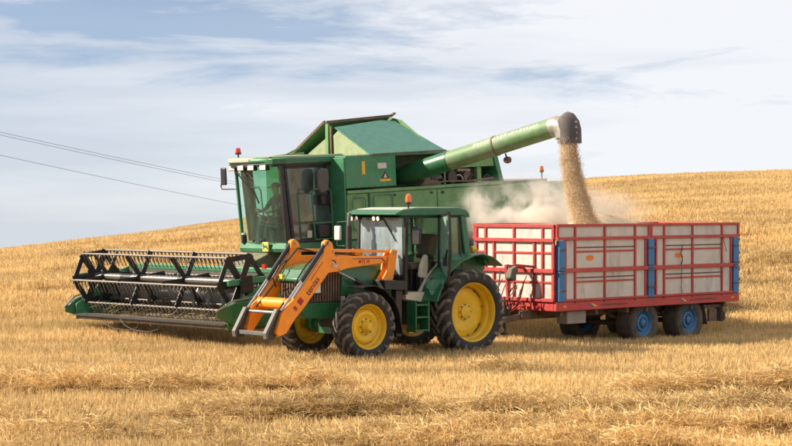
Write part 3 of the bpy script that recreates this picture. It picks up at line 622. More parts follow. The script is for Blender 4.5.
# ------------------------------------------------------------------ trailer
def trailer():
    T = thing('farm_trailer', 'red and white high-sided grain trailer with blue posts, being filled with grain', 'trailer', (2.72, 43.78, -.096), (0, 0, R(224))); T.scale = (1.03,)*3
    Lh, Wd = 6.74, 1.25; zb, zt = 1.07, 2.78
    thin = mat('dark_edge', (.12, .05, .04), .7)
    # bed frame
    G().box(-Lh, 0, 1.17, 1.262, .86, 1.065).box(-Lh, 0, -1.262, -1.17, .86, 1.065).box(-.09, 0, -1.17, 1.17, .86, 1.065).box(-Lh, -Lh+.09, -1.17, 1.17, .86, 1.065).obj('bed_rail', red, T, .012)
    G().box(-Lh+.09, -.09, -1.17, 1.17, .98, 1.03).obj('bed_floor', rust, T)
    def side(s):
        def o(g, nm, m, b=.006, **k): return g.obj(nm, m, T, b, **k)
        Y = lambda d: s*(1.25-d)
        def bx(x0, x1, z0, z1, d0, d1): return G().box(-x0, -x1, Y(d0), Y(d1), z0, z1)
        for (a, b, blues, posts) in ((0, 3.28, ((.05, .26), (3.17, 3.28)), (.30, .63, 1.65, 2.73, 3.11)), (3.28, 6.74, ((3.28, 3.39), (6.46, 6.68)), (3.50, 3.80, 4.88, 6.04, 6.40))):
            # rails
            for z0, z1, w in ((2.72, 2.78, .03), (2.425, 2.49, .045), (1.71, 1.80, .045), (1.05+.02, 1.12, .04)):
                lo, hi = (a, b) if z0 > 2.4 else (blues[0][1] if a == 0 else blues[0][1], blues[1][0])
                o(bx(lo+.005, hi-.005, z0, z1, -w, .04), 'side_rail', red)
            # posts
            for i, p in enumerate(posts):
                outer = i in (0, 4)
                for z0, z1 in (((2.49, 2.72),) if not outer else ())+((1.80, 2.425), (1.12, 1.71)):
                    o(bx(p-.03, p+.03, z0, z1, -.022, .035), 'side_post', red)
            # upper extension end posts
            for p in (a+.04, b-.04): o(bx(p-.035, p+.035, 2.49, 2.72, -.022, .035), 'side_post', red)
            for q in blues:
                for z0, z1 in ((1.07, 1.735), (1.745, 2.42)): o(bx(q[0], q[1], z0, z1, -.05, .05), 'corner_post', blue, .01)
                for z in (1.30, 1.69, 1.80, 2.2): o(G().box(-q[0], -q[1], Y(-.0525), Y(-.072), z, z+.03), 'post_latch', rust, .003)
            # boards
            xs = [posts[0], posts[1], posts[2], posts[3], posts[4]]
            for i in range(4):
                x0, x1 = xs[i]+.033, xs[i+1]-.033
                for z0, z1 in ((1.80, 2.425), (1.12, 1.71)): o(bx(x0, x1, z0-.0, z1+.0, .008, .028), 'board', white, 0)
            ex = [a+.078]+list(posts[1:4])+[b-.078]
            for i in range(4): o(bx(ex[i]+(.033 if i else 0), ex[i+1]-(.033 if i < 3 else 0), 2.49, 2.72, .008, .028), 'board', white, 0)
            # narrow horizontal battens over the two middle boards
            for i in (1, 2):
                x0, x1 = xs[i]+.034, xs[i+1]-.034
                for z0, z1, m_ in ((2.245, 2.268, thin), (2.145, 2.185, red), (1.575, 1.598, thin), (1.475, 1.515, red)): o(bx(x0, x1, z0, z1, -.008, .0075), 'batten', m_, .002)
            c = (posts[1]+posts[2])/2 if a == 0 else (posts[1]+posts[2])/2
            if s > 0:
                e = G().lathe([(.001, .004), (.12, .004), (.12, 0)], n=28).obj('sticker', mat('orange_sticker', (.75, .19, .02), .4), T)
                e.matrix_local = Matrix.Translation((-c, Y(.0065), 2.02)) @ Matrix.Diagonal((1.1, 1, .5, 1))
                # reflectors and catches along the bed rail
                G().box(-(a+.20 if a == 0 else b-.35), -((a+.20 if a == 0 else b-.35)+.13), 1.263, 1.27, .93, .99).obj('marker_lamp', amber, T, .003)
                for p in posts[1:4]: G().box(-p+.03, -p-.03, 1.262, 1.29, 1.03, 1.10).obj('catch', rust, T, .003)
                G().prism([(-(a+1.15), 1.0), (-(a+1.3), .93), (-(a+1.22), .93), (-(a+1.07), 1.0)], 'xz', 1.2625, 1.2635).obj('decal', mat('blue_print', (.03, .08, .3), .5), T)
                G().prism([(-(a+1.23), 1.0), (-(a+1.38), .93), (-(a+1.3), .93), (-(a+1.15), 1.0)], 'xz', 1.2625, 1.2635).obj('decal', mat('yellow_print', (.7, .5, .05), .5), T)
                w = G(); rr = random.Random(3+int(a))
                x = a+1.5
                while x < a+2.45:
                    q = rr.uniform(.03, .055); w.box(-x, -x-q, 1.2625, 1.2635, .93+rr.uniform(0, .01), .965+rr.uniform(0, .02)); x += q+rr.uniform(.015, .03)
                w.obj('faded_lettering', mat('dark_print', (.09, .03, .02), .6), T)
    side(1); side(-1)
    # front and rear walls
    for xf, sg in ((0, 1), (-Lh, -1)):
        def bx(y0, y1, z0, z1, d0, d1): return G().box(xf-sg*d0, xf-sg*d1, y0, y1, z0, z1)
        for z0, z1, w in ((2.70, 2.77, .03), (2.38, 2.46, .05), (1.70, 1.79, .05), (1.065, 1.14, .045)): bx(-1.20, 1.20, z0, z1, -w, .04).obj('end_rail', red, T, .006)
        for y in (-1.165, 1.165): bx(y-.035, y+.035, 2.462, 2.698, -.02, .04).obj('end_post', red, T, .006); bx(y-.035, y+.035, 1.142, 1.698, -.02, .04).obj('end_post', red, T, .006); bx(y-.035, y+.035, 1.792, 2.378, -.02, .04).obj('end_post', red, T, .006)
        up = (-.87, 0, .85); lo = (-.61, 0, .61)
        for y in up: bx(y-.03, y+.03, 2.462, 2.698, -.02, .04).obj('end_post', red, T, .006)
        for y in (-.87, -.61, 0, .61, .85): bx(y-.028, y+.028, 1.792, 2.378, -.025, .04).obj('end_post', red, T, .006)
        for y in lo+(.85,): bx(y-.028, y+.028, 1.142, 1.698, -.025, .04).obj('end_post', red, T, .006)
        for z0, z1, ys in ((2.462, 2.698, (-1.13,)+up+(1.13,)), (1.792, 2.378, (-1.13, -.87, -.61, 0, .61, .85, 1.13)), (1.142, 1.698, (-1.13, -.61, 0, .61, .85, 1.13))):
            for i in range(len(ys)-1): bx(ys[i]+.03, ys[i+1]-.03, z0, z1, .010, .028).obj('board', white, T)
        for z0 in (2.12, 1.47):
            for y0, y1 in ((-1.13, -.9), (-.58, -.03), (.03, .58), (.64, .82), (.88, 1.13)): bx(y0, y1, z0, z0+.045, -.012, .009).obj('batten', red, T, .003)
    # chassis and running gear
    for s in (.42, -.42): G().box(-6.5, .25, s-.05, s+.05, .66, .858).obj('chassis_beam', rust, T, .008)
    for x in (-.3, -1.5, -2.6, -3.3, -5.0, -6.3): G().box(x-.04, x+.04, -1.15, 1.15, .74, .855).obj('cross_member', rust, T, .006)
    for x in (-3.28, -5.0):
        G().cyl((x, -1.05, .43), (x, 1.05, .43), .06).obj('axle', rust, T)
        for s in (.55, -.55):
            G().strip([(x+.62, .62), (x+.3, .52), (x, .49), (x-.3, .52), (x-.62, .62)], s-.04, s+.04, .06).obj('leaf_spring', rust, T)
        for s in (1, -1): wheel('wheel', T, (x, s*.87, .47), .525, .50, .275, s, .07, blue, 0, .012, tmat=oldtyre)
    for s in (1, -1):
        G().box(-1.14, -.50, s*.82, s*1.14, .56, .845).obj('toolbox', mat('grey_box', (.22, .20, .18), .6, dust=.5), T, .015)
        G().quad([(-5.52, s*.78, .82), (-5.52, s*1.12, .82), (-5.66, s*1.12, .34), (-5.66, s*.78, .34)], .02).obj('mudflap', oldtyre, T)
        G().box(-5.6, -6.3, s*1.02, s*1.06, .72, .80).box(-6.22, -6.28, s*.9, s*1.14, .38, .72).obj('lamp_bracket', rust, T, .006)
        G().box(-6.24, -6.32, s*.72, s*1.16, .42, .62).obj('tail_lamp', black, T, .01)
        G().box(-5.75, -6.05, s*1.03, s*1.10, .40, .70).obj('bumper_plate', rust, T, .01)
    G().bar((.1, .42, .74), (1.0, .06, .58), .09, .13).bar((.1, -.42, .74), (1.0, -.06, .58), .09, .13).bar((.9, 0, .58), (1.3, 0, .56), .12, .1).obj('drawbar', rust, T, .01)
    # jack, hose holder, sack-like cover and lines on the front wall
    G().cyl((.55, .22, .35), (.55, .22, 1.1), .035).box(.49, .61, .16, .28, .33, .37).obj('jack_stand', dark, T)
    hh = G().bar((.03, .35, 1.80), (.45, .18, 1.86), .06).bar((.45, .18, 1.88), (.42, .22, 1.1), .07).bar((.03, .62, 1.83), (.32, .30, 1.87), .06).obj('hose_stand', red, T, .008)
    G().prism([(.28, 1.86), (.46, 1.80), (.53, 1.58), (.42, 1.50), (.34, 1.62), (.26, 1.72)], 'xz', .20, .38).obj('hose_cover', mat('grey_cover', (.09, .085, .075), .7, dust=.3), T, .03)
    rr = random.Random(5)
    for i in range(9):
        y = rr.uniform(-.3, .5); x0 = rr.uniform(.1, .45); pts = [(x0, y, rr.uniform(1.3, 1.75)), (x0+rr.uniform(-.05, .2), y-.1, 1.15), (x0+rr.uniform(.0, .3), y*.6, rr.uniform(.75, 1.0)), (.8, y*.3, rr.uniform(.66, .8)), (1.15, y*.3-.05, rr.uniform(.7, 1.0))]
        P = [Vector(p) for p in pts]; sm = []
        for k in range(len(P)-1):
            for q in range(4):
                t = q/4; a = P[max(k-1, 0)]; b = P[k]; c = P[k+1]; d = P[min(k+2, len(P)-1)]
                sm.append(.5*((2*b)+(c-a)*t+(2*a-5*b+4*c-d)*t*t+(3*b-a-3*c+d)*t**3))
        G().tube(sm, rr.choice((.012, .018)), 6).obj('hose', rr.choice((black, black, dark, redp, rust)), T)
    for i in range(7):
        y = rr.uniform(-.9, .9); G().bar((.03, y, rr.uniform(.95, 1.1)), (.2, y+rr.uniform(-.2, .2), rr.uniform(.82, 1.2)), .04, .05).obj('hook', red, T, .004)
    # tie rope hanging on the rear side panel
    pts = [(-4.42-.02*math.sin(i*1.3), 1.285+.006*math.cos(i), 2.26-i*.055) for i in range(22)]
    G().tube(pts, .008, 5).obj('rope', black, T); G().tube([(p[0]+.015*math.sin(i*2.3), p[1]+.012, p[2]) for i, p in enumerate(pts[:10])], .012, 5).obj('rope', rust, T)
    G().tube([(-6.02, 1.29, 2.5), (-6.05, 1.30, 2.35), (-6.12, 1.29, 2.2), (-6.2, 1.28, 2.08)], .007, 5).obj('rope', black, T)
    for z in (1.35, 1.6, 2.0, 2.33): G().box(-6.74, -6.86, 1.1, 1.2, z, z+.07).obj('rear_latch', black, T, .01)
    return T
trailer()

# ------------------------------------------------------------------ combine harvester
CLOC = (-3.2, 46.4, .55); CROT = (0, R(3), R(224))
def combine():
    C = thing('combine_harvester', 'large green combine harvester unloading grain into the trailer through its long auger', 'combine harvester', CLOC, CROT)
    # ---- body
    G().box(-9.0, -1.5, -1.35, 1.35, .75, 2.9).box(-6.9, -1.5, -1.35, .85, 2.9, 3.7).obj('body_core', mat('body_inside', (.03, .06, .03), .8, dust=.2), C)
    G().prism([(-1.47, 2.97), (-3.18, 2.97), (-3.18, 3.74), (-1.47, 3.74)], 'xz', 1.44, 1.5).obj('tank_side_panel', green2, C, .015)
    G().prism([(-1.47, 3.74), (-1.47, 2.93), (-1.47, 1.5), (-1.47, 1.5)][:3]+[(-1.47, 3.0)], 'xz', .9, 1.0)
    G().box(-1.46, -1.42, -1.44, 1.5, 1.2, 3.73).obj('tank_front_panel', green2, C, .01)
    G().prism([(-1.5, 2.92), (-7.05, 2.92), (-7.05, 2.84), (-1.5, 2.84)], 'xz', 1.36, 1.53).obj('side_ledge', olive, C, .01)
    G().prism([(-1.5, 2.835), (-4.6, 2.835), (-4.6, 1.72), (-1.5, 1.72)], 'xz', 1.38, 1.50).obj('side_shield', olive, C, .02)
    G().prism([(-4.62, 2.835), (-9.6, 2.80), (-9.6, 1.45), (-4.62, 1.72)], 'xz', 1.38, 1.505).obj('rear_side_shield', olive, C, .02)
    G().prism([(-1.5, 1.70), (-4.6, 1.70), (-4.6, .85), (-1.5, .95)], 'xz', 1.34, 1.45).obj('lower_side_panel', green2, C, .02)
    G().box(-9.6, -7.05, -1.45, 1.5, 2.76, 2.82).obj('rear_hood_top', olive, C, .02)
    G().prism([(-9.6, 2.8), (-9.7, 1.4), (-9.3, .9), (-9.0, .95), (-9.0, 2.7)], 'xz', -1.4, 1.4).obj('straw_hood', green2, C, .02)
    G().prism([(-1.5, 1.0), (-1.5, 2.84), (-9.5, 2.78), (-9.5, 1.4), (-5, .9)], 'xz', -1.5, -1.44).obj('far_side_panel', green2, C)
    G().box(-6.9, -1.5, -1.45, 1.5, 3.72, 3.77).obj('tank_deck', green2, C, .01)
    # step lines across the side shields (shallow pressed ribs)
    for z in (2.2, 2.5): G().box(-9.4, -4.7, 1.505, 1.515, z, z+.03).obj('pressed_rib', olive, C, .004)
    for z in (2.35,): G().box(-4.5, -1.6, 1.50, 1.512, z, z+.03).obj('pressed_rib', olive, C, .004)
    # engine bay opening: beam above, posts, engine parts
    G().prism([(-5.45, 3.72), (-6.72, 3.72), (-6.80, 3.33), (-5.2, 3.33)], 'xz', 1.40, 1.47).obj('engine_panel', olive, C, .01)
    G().prism([(-6.70, 3.77), (-6.86, 3.77), (-7.12, 2.92), (-6.96, 2.92)], 'xz', -1.4, 1.5).obj('engine_end_panel', green2, C, .01)
    G().box(-6.35, -6.2, 1.30, 1.42, 2.92, 3.33).obj('engine_post', olive, C, .01)
    G().cyl((-5.3, 1.05, 3.1), (-5.3, 1.4, 3.1), .17).obj('engine_pulley', dark, C); G().cyl((-5.9, 1.0, 3.1), (-5.9, 1.35, 3.1), .14).obj('engine_pulley', rust, C)
    G().box(-4.6, -4.9, .9, 1.3, 2.93, 3.25).obj('battery_box', black, C, .02); G().cyl((-4.3, 1.2, 3.05), (-5.0, 1.25, 3.1), .07).obj('intake_pipe', grey, C)
    G().box(-6.1, -6.75, .88, 1.1, 2.95, 3.3).obj('oil_tank', dark, C, .02); G().box(-5.0, -6.2, .86, .95, 3.0, 3.6).obj('engine_block', dark, C, .02)
    G().prism([(-4.1, 2.92), (-4.9, 2.92), (-4.7, 3.05), (-4.3, 3.08)], 'xz', 1.1, 1.42).obj('dusty_cover', rust, C, .02); G().cyl((-5.65, 1.2, 3.28), (-6.1, 1.22, 3.25), .05).obj('filter', white, C)
    for i, (x, r) in enumerate(((-5.55, .17), (-6.05, .15), (-4.85, .12), (-6.55, .14))):
        G().tube([(x+r*math.cos(a), 1.36+.02*i, 2.95+r*1.15*math.sin(a)) for a in [PI*k/10 for k in range(11)]], .02, 7).obj('hose', steel if i == 0 else black, C)
    G().tube([(-4.5, 1.4, 2.98), (-5.1, 1.42, 3.0), (-5.9, 1.40, 2.97), (-6.8, 1.42, 3.02)], .025, 7).obj('pipe', rust, C)
    G().cyl((-5.1, 1.3, 2.93), (-5.1, 1.3, 3.45), .025).obj('pipe', steel, C)
    # small plates and stickers
    G().box(-2.02, -2.12, 1.502, 1.506, 3.3, 3.62).obj('sticker', mat('yellow_sticker', (.75, .42, .03), .5), C)
    G().box(-2.55, -2.85, 1.502, 1.508, 3.42, 3.56).obj('plate', white, C)
    G().box(-2.62, -2.98, 1.502, 1.506, 3.10, 3.16).obj('sticker', mat('yellow_sticker', (.75, .42, .03), .5), C)
    G().prism([(-2.66, 3.17), (-2.94, 3.17), (-2.80, 3.36)], 'xz', 1.502, 1.506).obj('sticker', dark, C)
    G().prism([(-2.74, 3.19), (-2.86, 3.19), (-2.80, 3.30)], 'xz', 1.5065, 1.5085).obj('sticker', white, C)
    for x in (-4.8, -5.9, -7.0, -8.1, -9.2): G().box(x-.05, x+.05, 1.506, 1.525, 2.70, 2.76).obj('panel_catch', black, C, .004)
    for x in (-1.75, -3.1, -4.4): G().box(x-.04, x+.04, 1.502, 1.52, 2.72, 2.77).obj('panel_catch', black, C, .004)
    for k in range(7): G().prism([(-5.2, 1.84+k*.045), (-6.3, 1.84+k*.045), (-6.3, 1.865+k*.045), (-5.2, 1.865+k*.045)], 'xz', 1.506, 1.53).obj('louvre', green2, C, .004)
    for x in (-5.8, -7.2, -8.4): G().box(x-.008, x+.008, 1.5065, 1.511, 1.72, 2.72).obj('panel_seam', dark, C)
    g = G()
    for x, z in [(-1.56-.22*i, 3.70) for i in range(8)]+[(-1.56-.22*i, 3.00) for i in range(8)]+[(-4.75-.4*i, 2.80) for i in range(12)]: g.cyl((x, 1.50, z), (x, 1.512, z), .012, n=6)
    g.obj('panel_bolts', grey, C, kind='stuff')
    # panel frames / rounded handrails
    def loop(x0, x1, z0, z1, y, r=.016, m=green2, nm='handrail', rad=.1):
        pts = []
        for cx, cz, a0 in ((x0-rad, z1-rad, 0), (x1+rad, z1-rad, 90), (x1+rad, z0+rad, 180), (x0-rad, z0+rad, 270)):
            for k in range(4):
                a = R(a0+k*30); pts.append((cx+rad*math.cos(a), y, cz+rad*math.sin(a)))
        pts.append(pts[0]); G().tube(pts, r, 8).obj(nm, m, C)
    loop(-1.62, -2.05, 1.95, 2.75, 1.56); loop(-2.35, -3.0, 1.9, 2.78, 1.54)
    G().bar((-2.22, 1.53, 1.72), (-2.22, 1.53, 2.84), .05, .03).obj('panel_strap', green, C)
    # grain tank extension: two raised lids, gable sheets, ridge beam
    zl, zr = 3.79, 4.46
    G().quad([(-2.32, 1.50, zl), (-4.95, 1.50, zl+.02), (-4.55, .10, 4.60), (-4.15, .02, 4.64), (-2.36, .20, zr+.03)], .03).obj('near_lid', teal, C)
    G().bar((-2.34, 1.53, zl-.01), (-4.95, 1.53, zl+.01), .03, .035).obj('lid_hinge', rust, C)
    G().quad([(-2.32, -1.50, zl), (-2.36, -.18, 4.62), (-4.6, -.16, 4.72), (-4.9, -1.5, zl)], .03).obj('far_lid', olive, C)
    G().bar((-2.32, -1.53, zl-.01), (-2.36, -.18, 4.64), .05, .06).obj('lid_edge', rust, C)
    G().bar((-2.36, -.14, 4.62), (-4.62, -.10, 4.74), .09, .07).obj('ridge_beam', rust, C)
    G().bar((-4.62, -.10, 4.74), (-4.75, -.10, 4.81), .08, .05).obj('ridge_beam', rust, C)
    G().bar((-2.33, -.08, zl), (-2.36, -.08, 4.58), .05, .10).obj('centre_post', olive, C)
    G().bar((-2.37, .03, zl), (-2.38, .03, 4.52), .05, .05).obj('centre_post', rust, C)
    G().prism([(.12, zl-.02), (1.47, zl-.01), (.30, 4.40), (.12, 4.28)], 'yz', -2.40, -2.37).obj('gable_sheet', cream, C)
    G().prism([(-.16, zl-.02), (-.16, 4.22), (-.86, zl+.05), (-.86, zl-.02)], 'yz', -2.40, -2.37).obj('gable_sheet', cream, C)
    G().prism([(-1.45, zl), (1.45, zl), (1.3, 3.9), (.2, 4.62), (-.2, 4.7), (-1.3, 3.9)], 'yz', -4.70, -4.66).obj('rear_gable', olive, C)
    G().bar((-1.55, -1.3, 3.80), (-2.3, -.95, 3.86), .06, .05).bar((-1.8, -1.2, 3.80), (-2.2, -1.0, 4.0), .04).obj('tank_strut', cream, C)
    # ---- unloading auger
    R0 = Matrix.LocRotScale(Vector(CLOC), Matrix.Rotation(CROT[2], 3, 'Z') @ Matrix.Rotation(CROT[1], 3, 'Y'), None).inverted()
    def lw(x, y, z): return R0 @ Vector((x, y, z))
    p0 = lw(.28, 48.15, 3.98); p1 = lw(3.80, 45.66, 5.07); d = (p1-p0).normalized()
    A = bpy.data.objects.new('unloading_auger', None); COL.objects.link(A); A.parent = C
    q = p0.lerp(p1, .30)
    G().tube([p0-d*.25, p0, q], [.19, .25, .25], 24).obj('auger_elbow_tube', green, A, ang=50)
    G().tube([q-d*.02, p0.lerp(p1, .62)], .24, 24).obj('auger_tube', mat('auger_paint', (.065, .19, .06), .52, dust=.35, var=.25, fade=.5, fadecol=(.26, .31, .17), chips=.25, dustcol=(.36, .34, .22), grime=.3), A, ang=50)
    G().tube([p0.lerp(p1, .62), p1], .24, 24).obj('auger_tube', MATS['auger_paint'], A, ang=50)
    for k in (.62, .30): G().tube([p0.lerp(p1, k)-d*.02, p0.lerp(p1, k)+d*.02], .253, 24).obj('flange', rust if k > .5 else green, A, ang=50)
    # rubbed lettering, no longer readable: pale strokes on the upper side
    up = lw(0, 0, 1)-lw(0, 0, 0); sd = lw(0, -1, 0)-lw(0, 0, 0); sd = (sd-d*sd.dot(d)).normalized(); upn = d.cross(sd).normalized()
    if upn.dot(up) < 0: upn = -upn
    g = G(); rr = random.Random(11); k = .50
    while k < .93:
        w = rr.uniform(.010, .02); a0 = rr.uniform(.62, .72); a1 = a0+rr.uniform(.25, .36); rad = .2425; pl = []
        for kk, aa in ((k, a0), (k+w, a0), (k+w, a1), (k, a1)): pl.append(p0.lerp(p1, kk)+(sd*math.cos(aa)+upn*math.sin(aa))*rad)
        g.add(pl, [(0, 1, 2, 3)]); k += w+rr.uniform(.006, .012)
    g.obj('worn_lettering', mat('pale_print', (.62, .60, .44), .5, chips=.5, chipcol=(.2, .28, .1)), A)
    # end elbow (bare metal) and hanging rubber boot
    o1 = p1+d*.26
    dn = lw(0, 0, -1)-lw(0, 0, 0); side_x = lw(1, 0, 0)-lw(0, 0, 0)
    G().tube([p1-d*.06, p1+d*.08, p1+d*.22+dn*.05, p1+d*.33+dn*.18, p1+d*.36+dn*.34], [.245, .255, .265, .275, .27], 24).obj('spout_elbow', mat('bare_metal', (.33, .32, .28), .45, metal=.3, dust=.3, chips=.25), A, ang=50)
    G().tube([p1+d*.24-dn*.19, p1+d*.27-dn*.16, p1+d*.32-dn*.10, p1+d*.39+dn*.04, p1+d*.43+dn*.2, p1+d*.44+dn*.38, p1+d*.44+dn*.50], [.10, .19, .25, .285, .29, .285, .29], 28).obj('rubber_spout', rubber, A, ang=50)
    rv = G()
    for i in range(4):
        nv = (lw(.45, -.89, 0)-lw(0, 0, 0)).normalized(); c = p1+d*.44+dn*(.0+i*.13)+nv*.28; rv.cyl(c, c+nv*.03, .02, n=8)
    rv.obj('rivets', steel, A, kind='stuff')
    c = p0.lerp(p1, .66)-upn*.245
    G().cyl(c, c-upn*.10, .02).obj('lamp_bracket', dark, A)
    l = G().lathe([(.001, .09), (.075, .07), (.09, 0), (.07, -.07), (.001, -.09)], n=16).obj('auger_light', rust, A); l.location = c-upn*.17
    # ---- cab (between y -.75 and .95)
    K = bpy.data.objects.new('cab', None); COL.objects.link(K); K.parent = C
    y0, y1 = -.75, .95; xb, xt = -.02, .12; zf, zc = 1.72, 3.60
    G().box(-1.45, .02, y0, y1, 1.62, 1.72).obj('floor', dark, K)
    G().prism([(-1.75, 1.45), (.06, 1.50), (.10, 1.60), (.06, 1.735), (-1.75, 1.68)], 'xz', y0-.02, y1+.03).obj('sill', green2, K, .02)
    # curved windscreen
    def ws(k, z): # k 0..1 across
        y = y0+.05+(y1-y0-.10)*k; t = (z-zf)/(zc-zf); return (xb+(xt-xb)*t+.13*math.sin(PI*k)**.7, y, z)
    vs = []; fs = []; nk = 14
    for i in range(nk+1):
        for z in (zf, 2.3, 3.0, zc): vs.append(ws(i/nk, z))
    for i in range(nk):
        for j in range(3): fs.append((i*4+j, i*4+4+j, i*4+5+j, i*4+1+j))
    G().add(vs, fs).obj('windscreen', glass_c, K, ang=60)
    G().bar((xb, y1, zf-.1), (xt, y1, zc), .09, .12, (1, 0, 0)).bar((xb-.17, y1+.01, zf), (xt-.12, y1+.01, zc), .05, .07, (1, 0, 0)).obj('door_side_pillar', black, K, .015)
    G().bar((xb, y0, zf-.1), (xt, y0, zc), .06, .08, (1, 0, 0)).obj('far_pillar', green2, K, .015)
    G().box(-1.44, -1.36, y0, y1, 1.7, 3.6).obj('cab_back', mat('cab_trim', (.09, .10, .09), .8), K)
    G().prism([(-.14, 1.76), (-.48, 1.76), (-.34, 3.5), (.02, 3.5)], 'xz', y0+.06, y0+.09).obj('sun_blind', brown, K)
    G().prism([(-.5, 1.75), (-1.36, 1.75), (-1.36, 3.55), (-.36, 3.55)], 'xz', y0, y0+.008).obj('far_window', glass_c, K)
    # door
    D = bpy.data.objects.new('door', None); COL.objects.link(D); D.parent = K
    P = [(-.14, 1.75), (.02, 3.56), (-1.30, 3.56), (-1.52, 1.75)]
    g = G()
    for i in range(4):
        a, b = P[i], P[(i+1) % 4]; g.bar((a[0], y1+.01, a[1]), (b[0], y1+.01, b[1]), .05, .075)
    g.obj('door_frame', black, D, .01)
    G().prism(P, 'xz', y1-.002, y1+.004).obj('door_glass', glass_d, D)
    G().box(-.62, -.75, y1+.01, y1+.06, 1.82, 2.0).obj('door_handle', beige, D, .01)
    hk = G()
    for z, x in ((3.3, .0), (2.95, -.03), (2.0, -.12)): hk.box(x-.03, x+.05, y1+.03, y1+.07, z, z+.08)
    hk.obj('hinges', black, D, .01, kind='stuff')
    def kloop(pts, r, m, nm): G().tube(pts+[pts[0]], r, 8).obj(nm, m, K)
    kloop([(-.66, 1.22, 1.78), (-.60, 1.22, 2.9), (-.66, 1.22, 3.0), (-1.14, 1.22, 3.0), (-1.22, 1.22, 2.9), (-1.24, 1.22, 1.78)], .022, green, 'grab_rail')
    G().bar((-.65, 1.0, 2.9), (-.65, 1.22, 2.9), .03).bar((-1.22, 1.0, 1.8), (-1.22, 1.22, 1.8), .03).bar((-.64, 1.22, 2.18), (-1.2, 1.22, 2.18), .03).obj('rail_mount', green, K)
    G().box(-.85, -1.3, 1.0, 1.16, 1.80, 2.15).obj('stowed_ladder', black, K, .03); G().box(-1.0, -1.32, 1.0, 1.12, 2.6, 2.85).obj('lamp_box', black, K, .03)
    # roof
    rp = [(-1.9, y0-.1), (-1.9, y1+.12), (.05, y1+.10), (.28, y1-.12), (.40, .1), (.32, y0+.05), (.2, y0-.18), (-.2, y0-.2)]
    G().prism(rp, 'xy', 3.66, 3.80).obj('roof', green2, K, .05)
    G().prism([(x*.97, y*.98) for x, y in rp], 'xy', 3.58, 3.662).obj('roof_underside', black, K, .01)
    G().prism([(-1.9, y1+.105), (-1.9, y1+.14), (.05, y1+.12), (.29, y1-.10), (.33, .40), (.31, .40)][::-1], 'xy', 3.64, 3.775).obj('roof_trim', green, K, .01)
    G().prism([(.18, y0-.21), (-.2, y0-.22), (-.2, y0+.3), (.3, .30), (.415, .10), (.34, y0+.03)], 'xy', 3.69, 3.81).obj('roof_cap', mat('pale_cap', (.42, .46, .34), .45, dust=.25), K, .03)
    G().prism([(-1.9, y1), (-1.9, y0), (.3, y0), (.3, y1-.2), (.0, y1+.05)], 'xy', 3.802, 3.825).obj('roof_dust', cream, K)
    for yy, xx in ((-.72, .22), (-.25, .33), (.16, .35), (.55, .30)):
        l = G().box(xx-.06, xx+.05, yy-.13, yy+.13, 3.50, 3.64).obj('work_light', black, K, .015); G().box(xx+.05, xx+.06, yy-.11, yy+.11, 3.515, 3.625).obj('lens', lampm, l, .005)
    for a, b in (((.30, -.55, 3.5), (.22, .10, 2.85)), ((.31, -.50, 3.5), (.22, .16, 2.80)), ((.30, -.45, 3.45), (.28, .02, 3.28))): G().bar(a, b, .014).obj('wiper_arm', black, K)
    G().bar((.24, .03, 3.05), (.20, .18, 2.7), .02, .03).obj('wiper_blade', black, K)
    b = G().cyl((.16, -.58, 3.8), (.16, -.58, 3.90), .02).obj('beacon', black, K)
    G().cyl((.16, -.58, 3.90), (.16, -.58, 3.95), .075).obj('beacon_base', black, b)
    G().cyl((.16, -.58, 3.95), (.16, -.58, 4.06), .07, .055, 16).obj('beacon_lens', mat('red_lens', (.75, .05, .02), .2, var=.02), b)
    G().tube([(.1, -.78, 3.05), (.1, -1.34, 3.05), (.1, -1.38, 3.12), (.1, -1.32, 3.32)], .016, 8).obj('mirror_arm', dark, K)
    G().box(.06, .11, -1.38, -1.17, 3.15, 3.58).obj('mirror', black, K, .03)
    G().tube([(-1.1, .98, 3.4), (-1.0, 1.22, 3.35), (-1.0, 1.22, 3.0)], .016, 8).obj('mirror_arm', dark, K)
    G().prism([(-.88, 2.88), (-.78, 3.02), (-.78, 3.40), (-.90, 3.50), (-1.12, 3.48), (-1.16, 3.3), (-1.12, 2.95)], 'xz', 1.20, 1.26).obj('mirror', rubber, K, .03)
    # inside
    G().bar((.05, -.06, 1.72), (-.06, -.06, 2.38), .10, .12).obj('steering_column', black, K, .02)
    tr = [(-.06+.20*math.cos(a)*.8, -.06+.20*math.sin(a), 2.45+.20*math.cos(a)*.5) for a in [k*2*PI/20 for k in range(21)]]
    G().tube(tr, .017, 8).obj('steering_wheel', black, K)
    s_ = bpy.data.objects.new('seat', None); COL.objects.link(s_); s_.parent = K; s_.location = (.28, -.12, 0)
    G().box(-1.15, -.62, -.2, .32, 2.05, 2.2).obj('cushion', seatm, s_, .05); G().box(-1.28, -1.12, -.2, .32, 2.15, 2.9).obj('backrest', seatm, s_, .05); G().box(-1.1, -.7, -.1, .2, 1.72, 2.05).obj('pedestal', black, s_)
    G().box(-.35, -1.2, -.68, -.42, 1.72, 2.35).obj('console', mat('console', (.20, .22, .18), .7), K, .03)
    G().bar((-.25, -.5, 2.3), (-.22, -.48, 2.8), .022).obj('lever', green, K); G().cyl((-.22, -.48, 2.8), (-.22, -.48, 2.86), .03).obj('lever_knob', redp, K)
    loop_pts = [(-.12, -.62, 1.9), (-.08, -.62, 3.0), (-.1, -.5, 3.08), (-.12, -.2, 3.08), (-.12, -.12, 3.0), (-.2, -.12, 2.2)]
    G().tube(loop_pts, .02, 8).obj('inner_rail', green, K)
    G().bar((-.9, .78, 2.0), (-.5, .80, 3.3), .05, .02).obj('seat_belt', mat('orange_strap', (.55, .22, .06), .7), K)
    # emblem and small lamps at the cab foot
    G().box(.12, .16, .18, .42, 1.52, 1.76).obj('emblem_plate', mat('emblem_yellow', (.62, .50, .12), .4, dust=.2), K, .03)
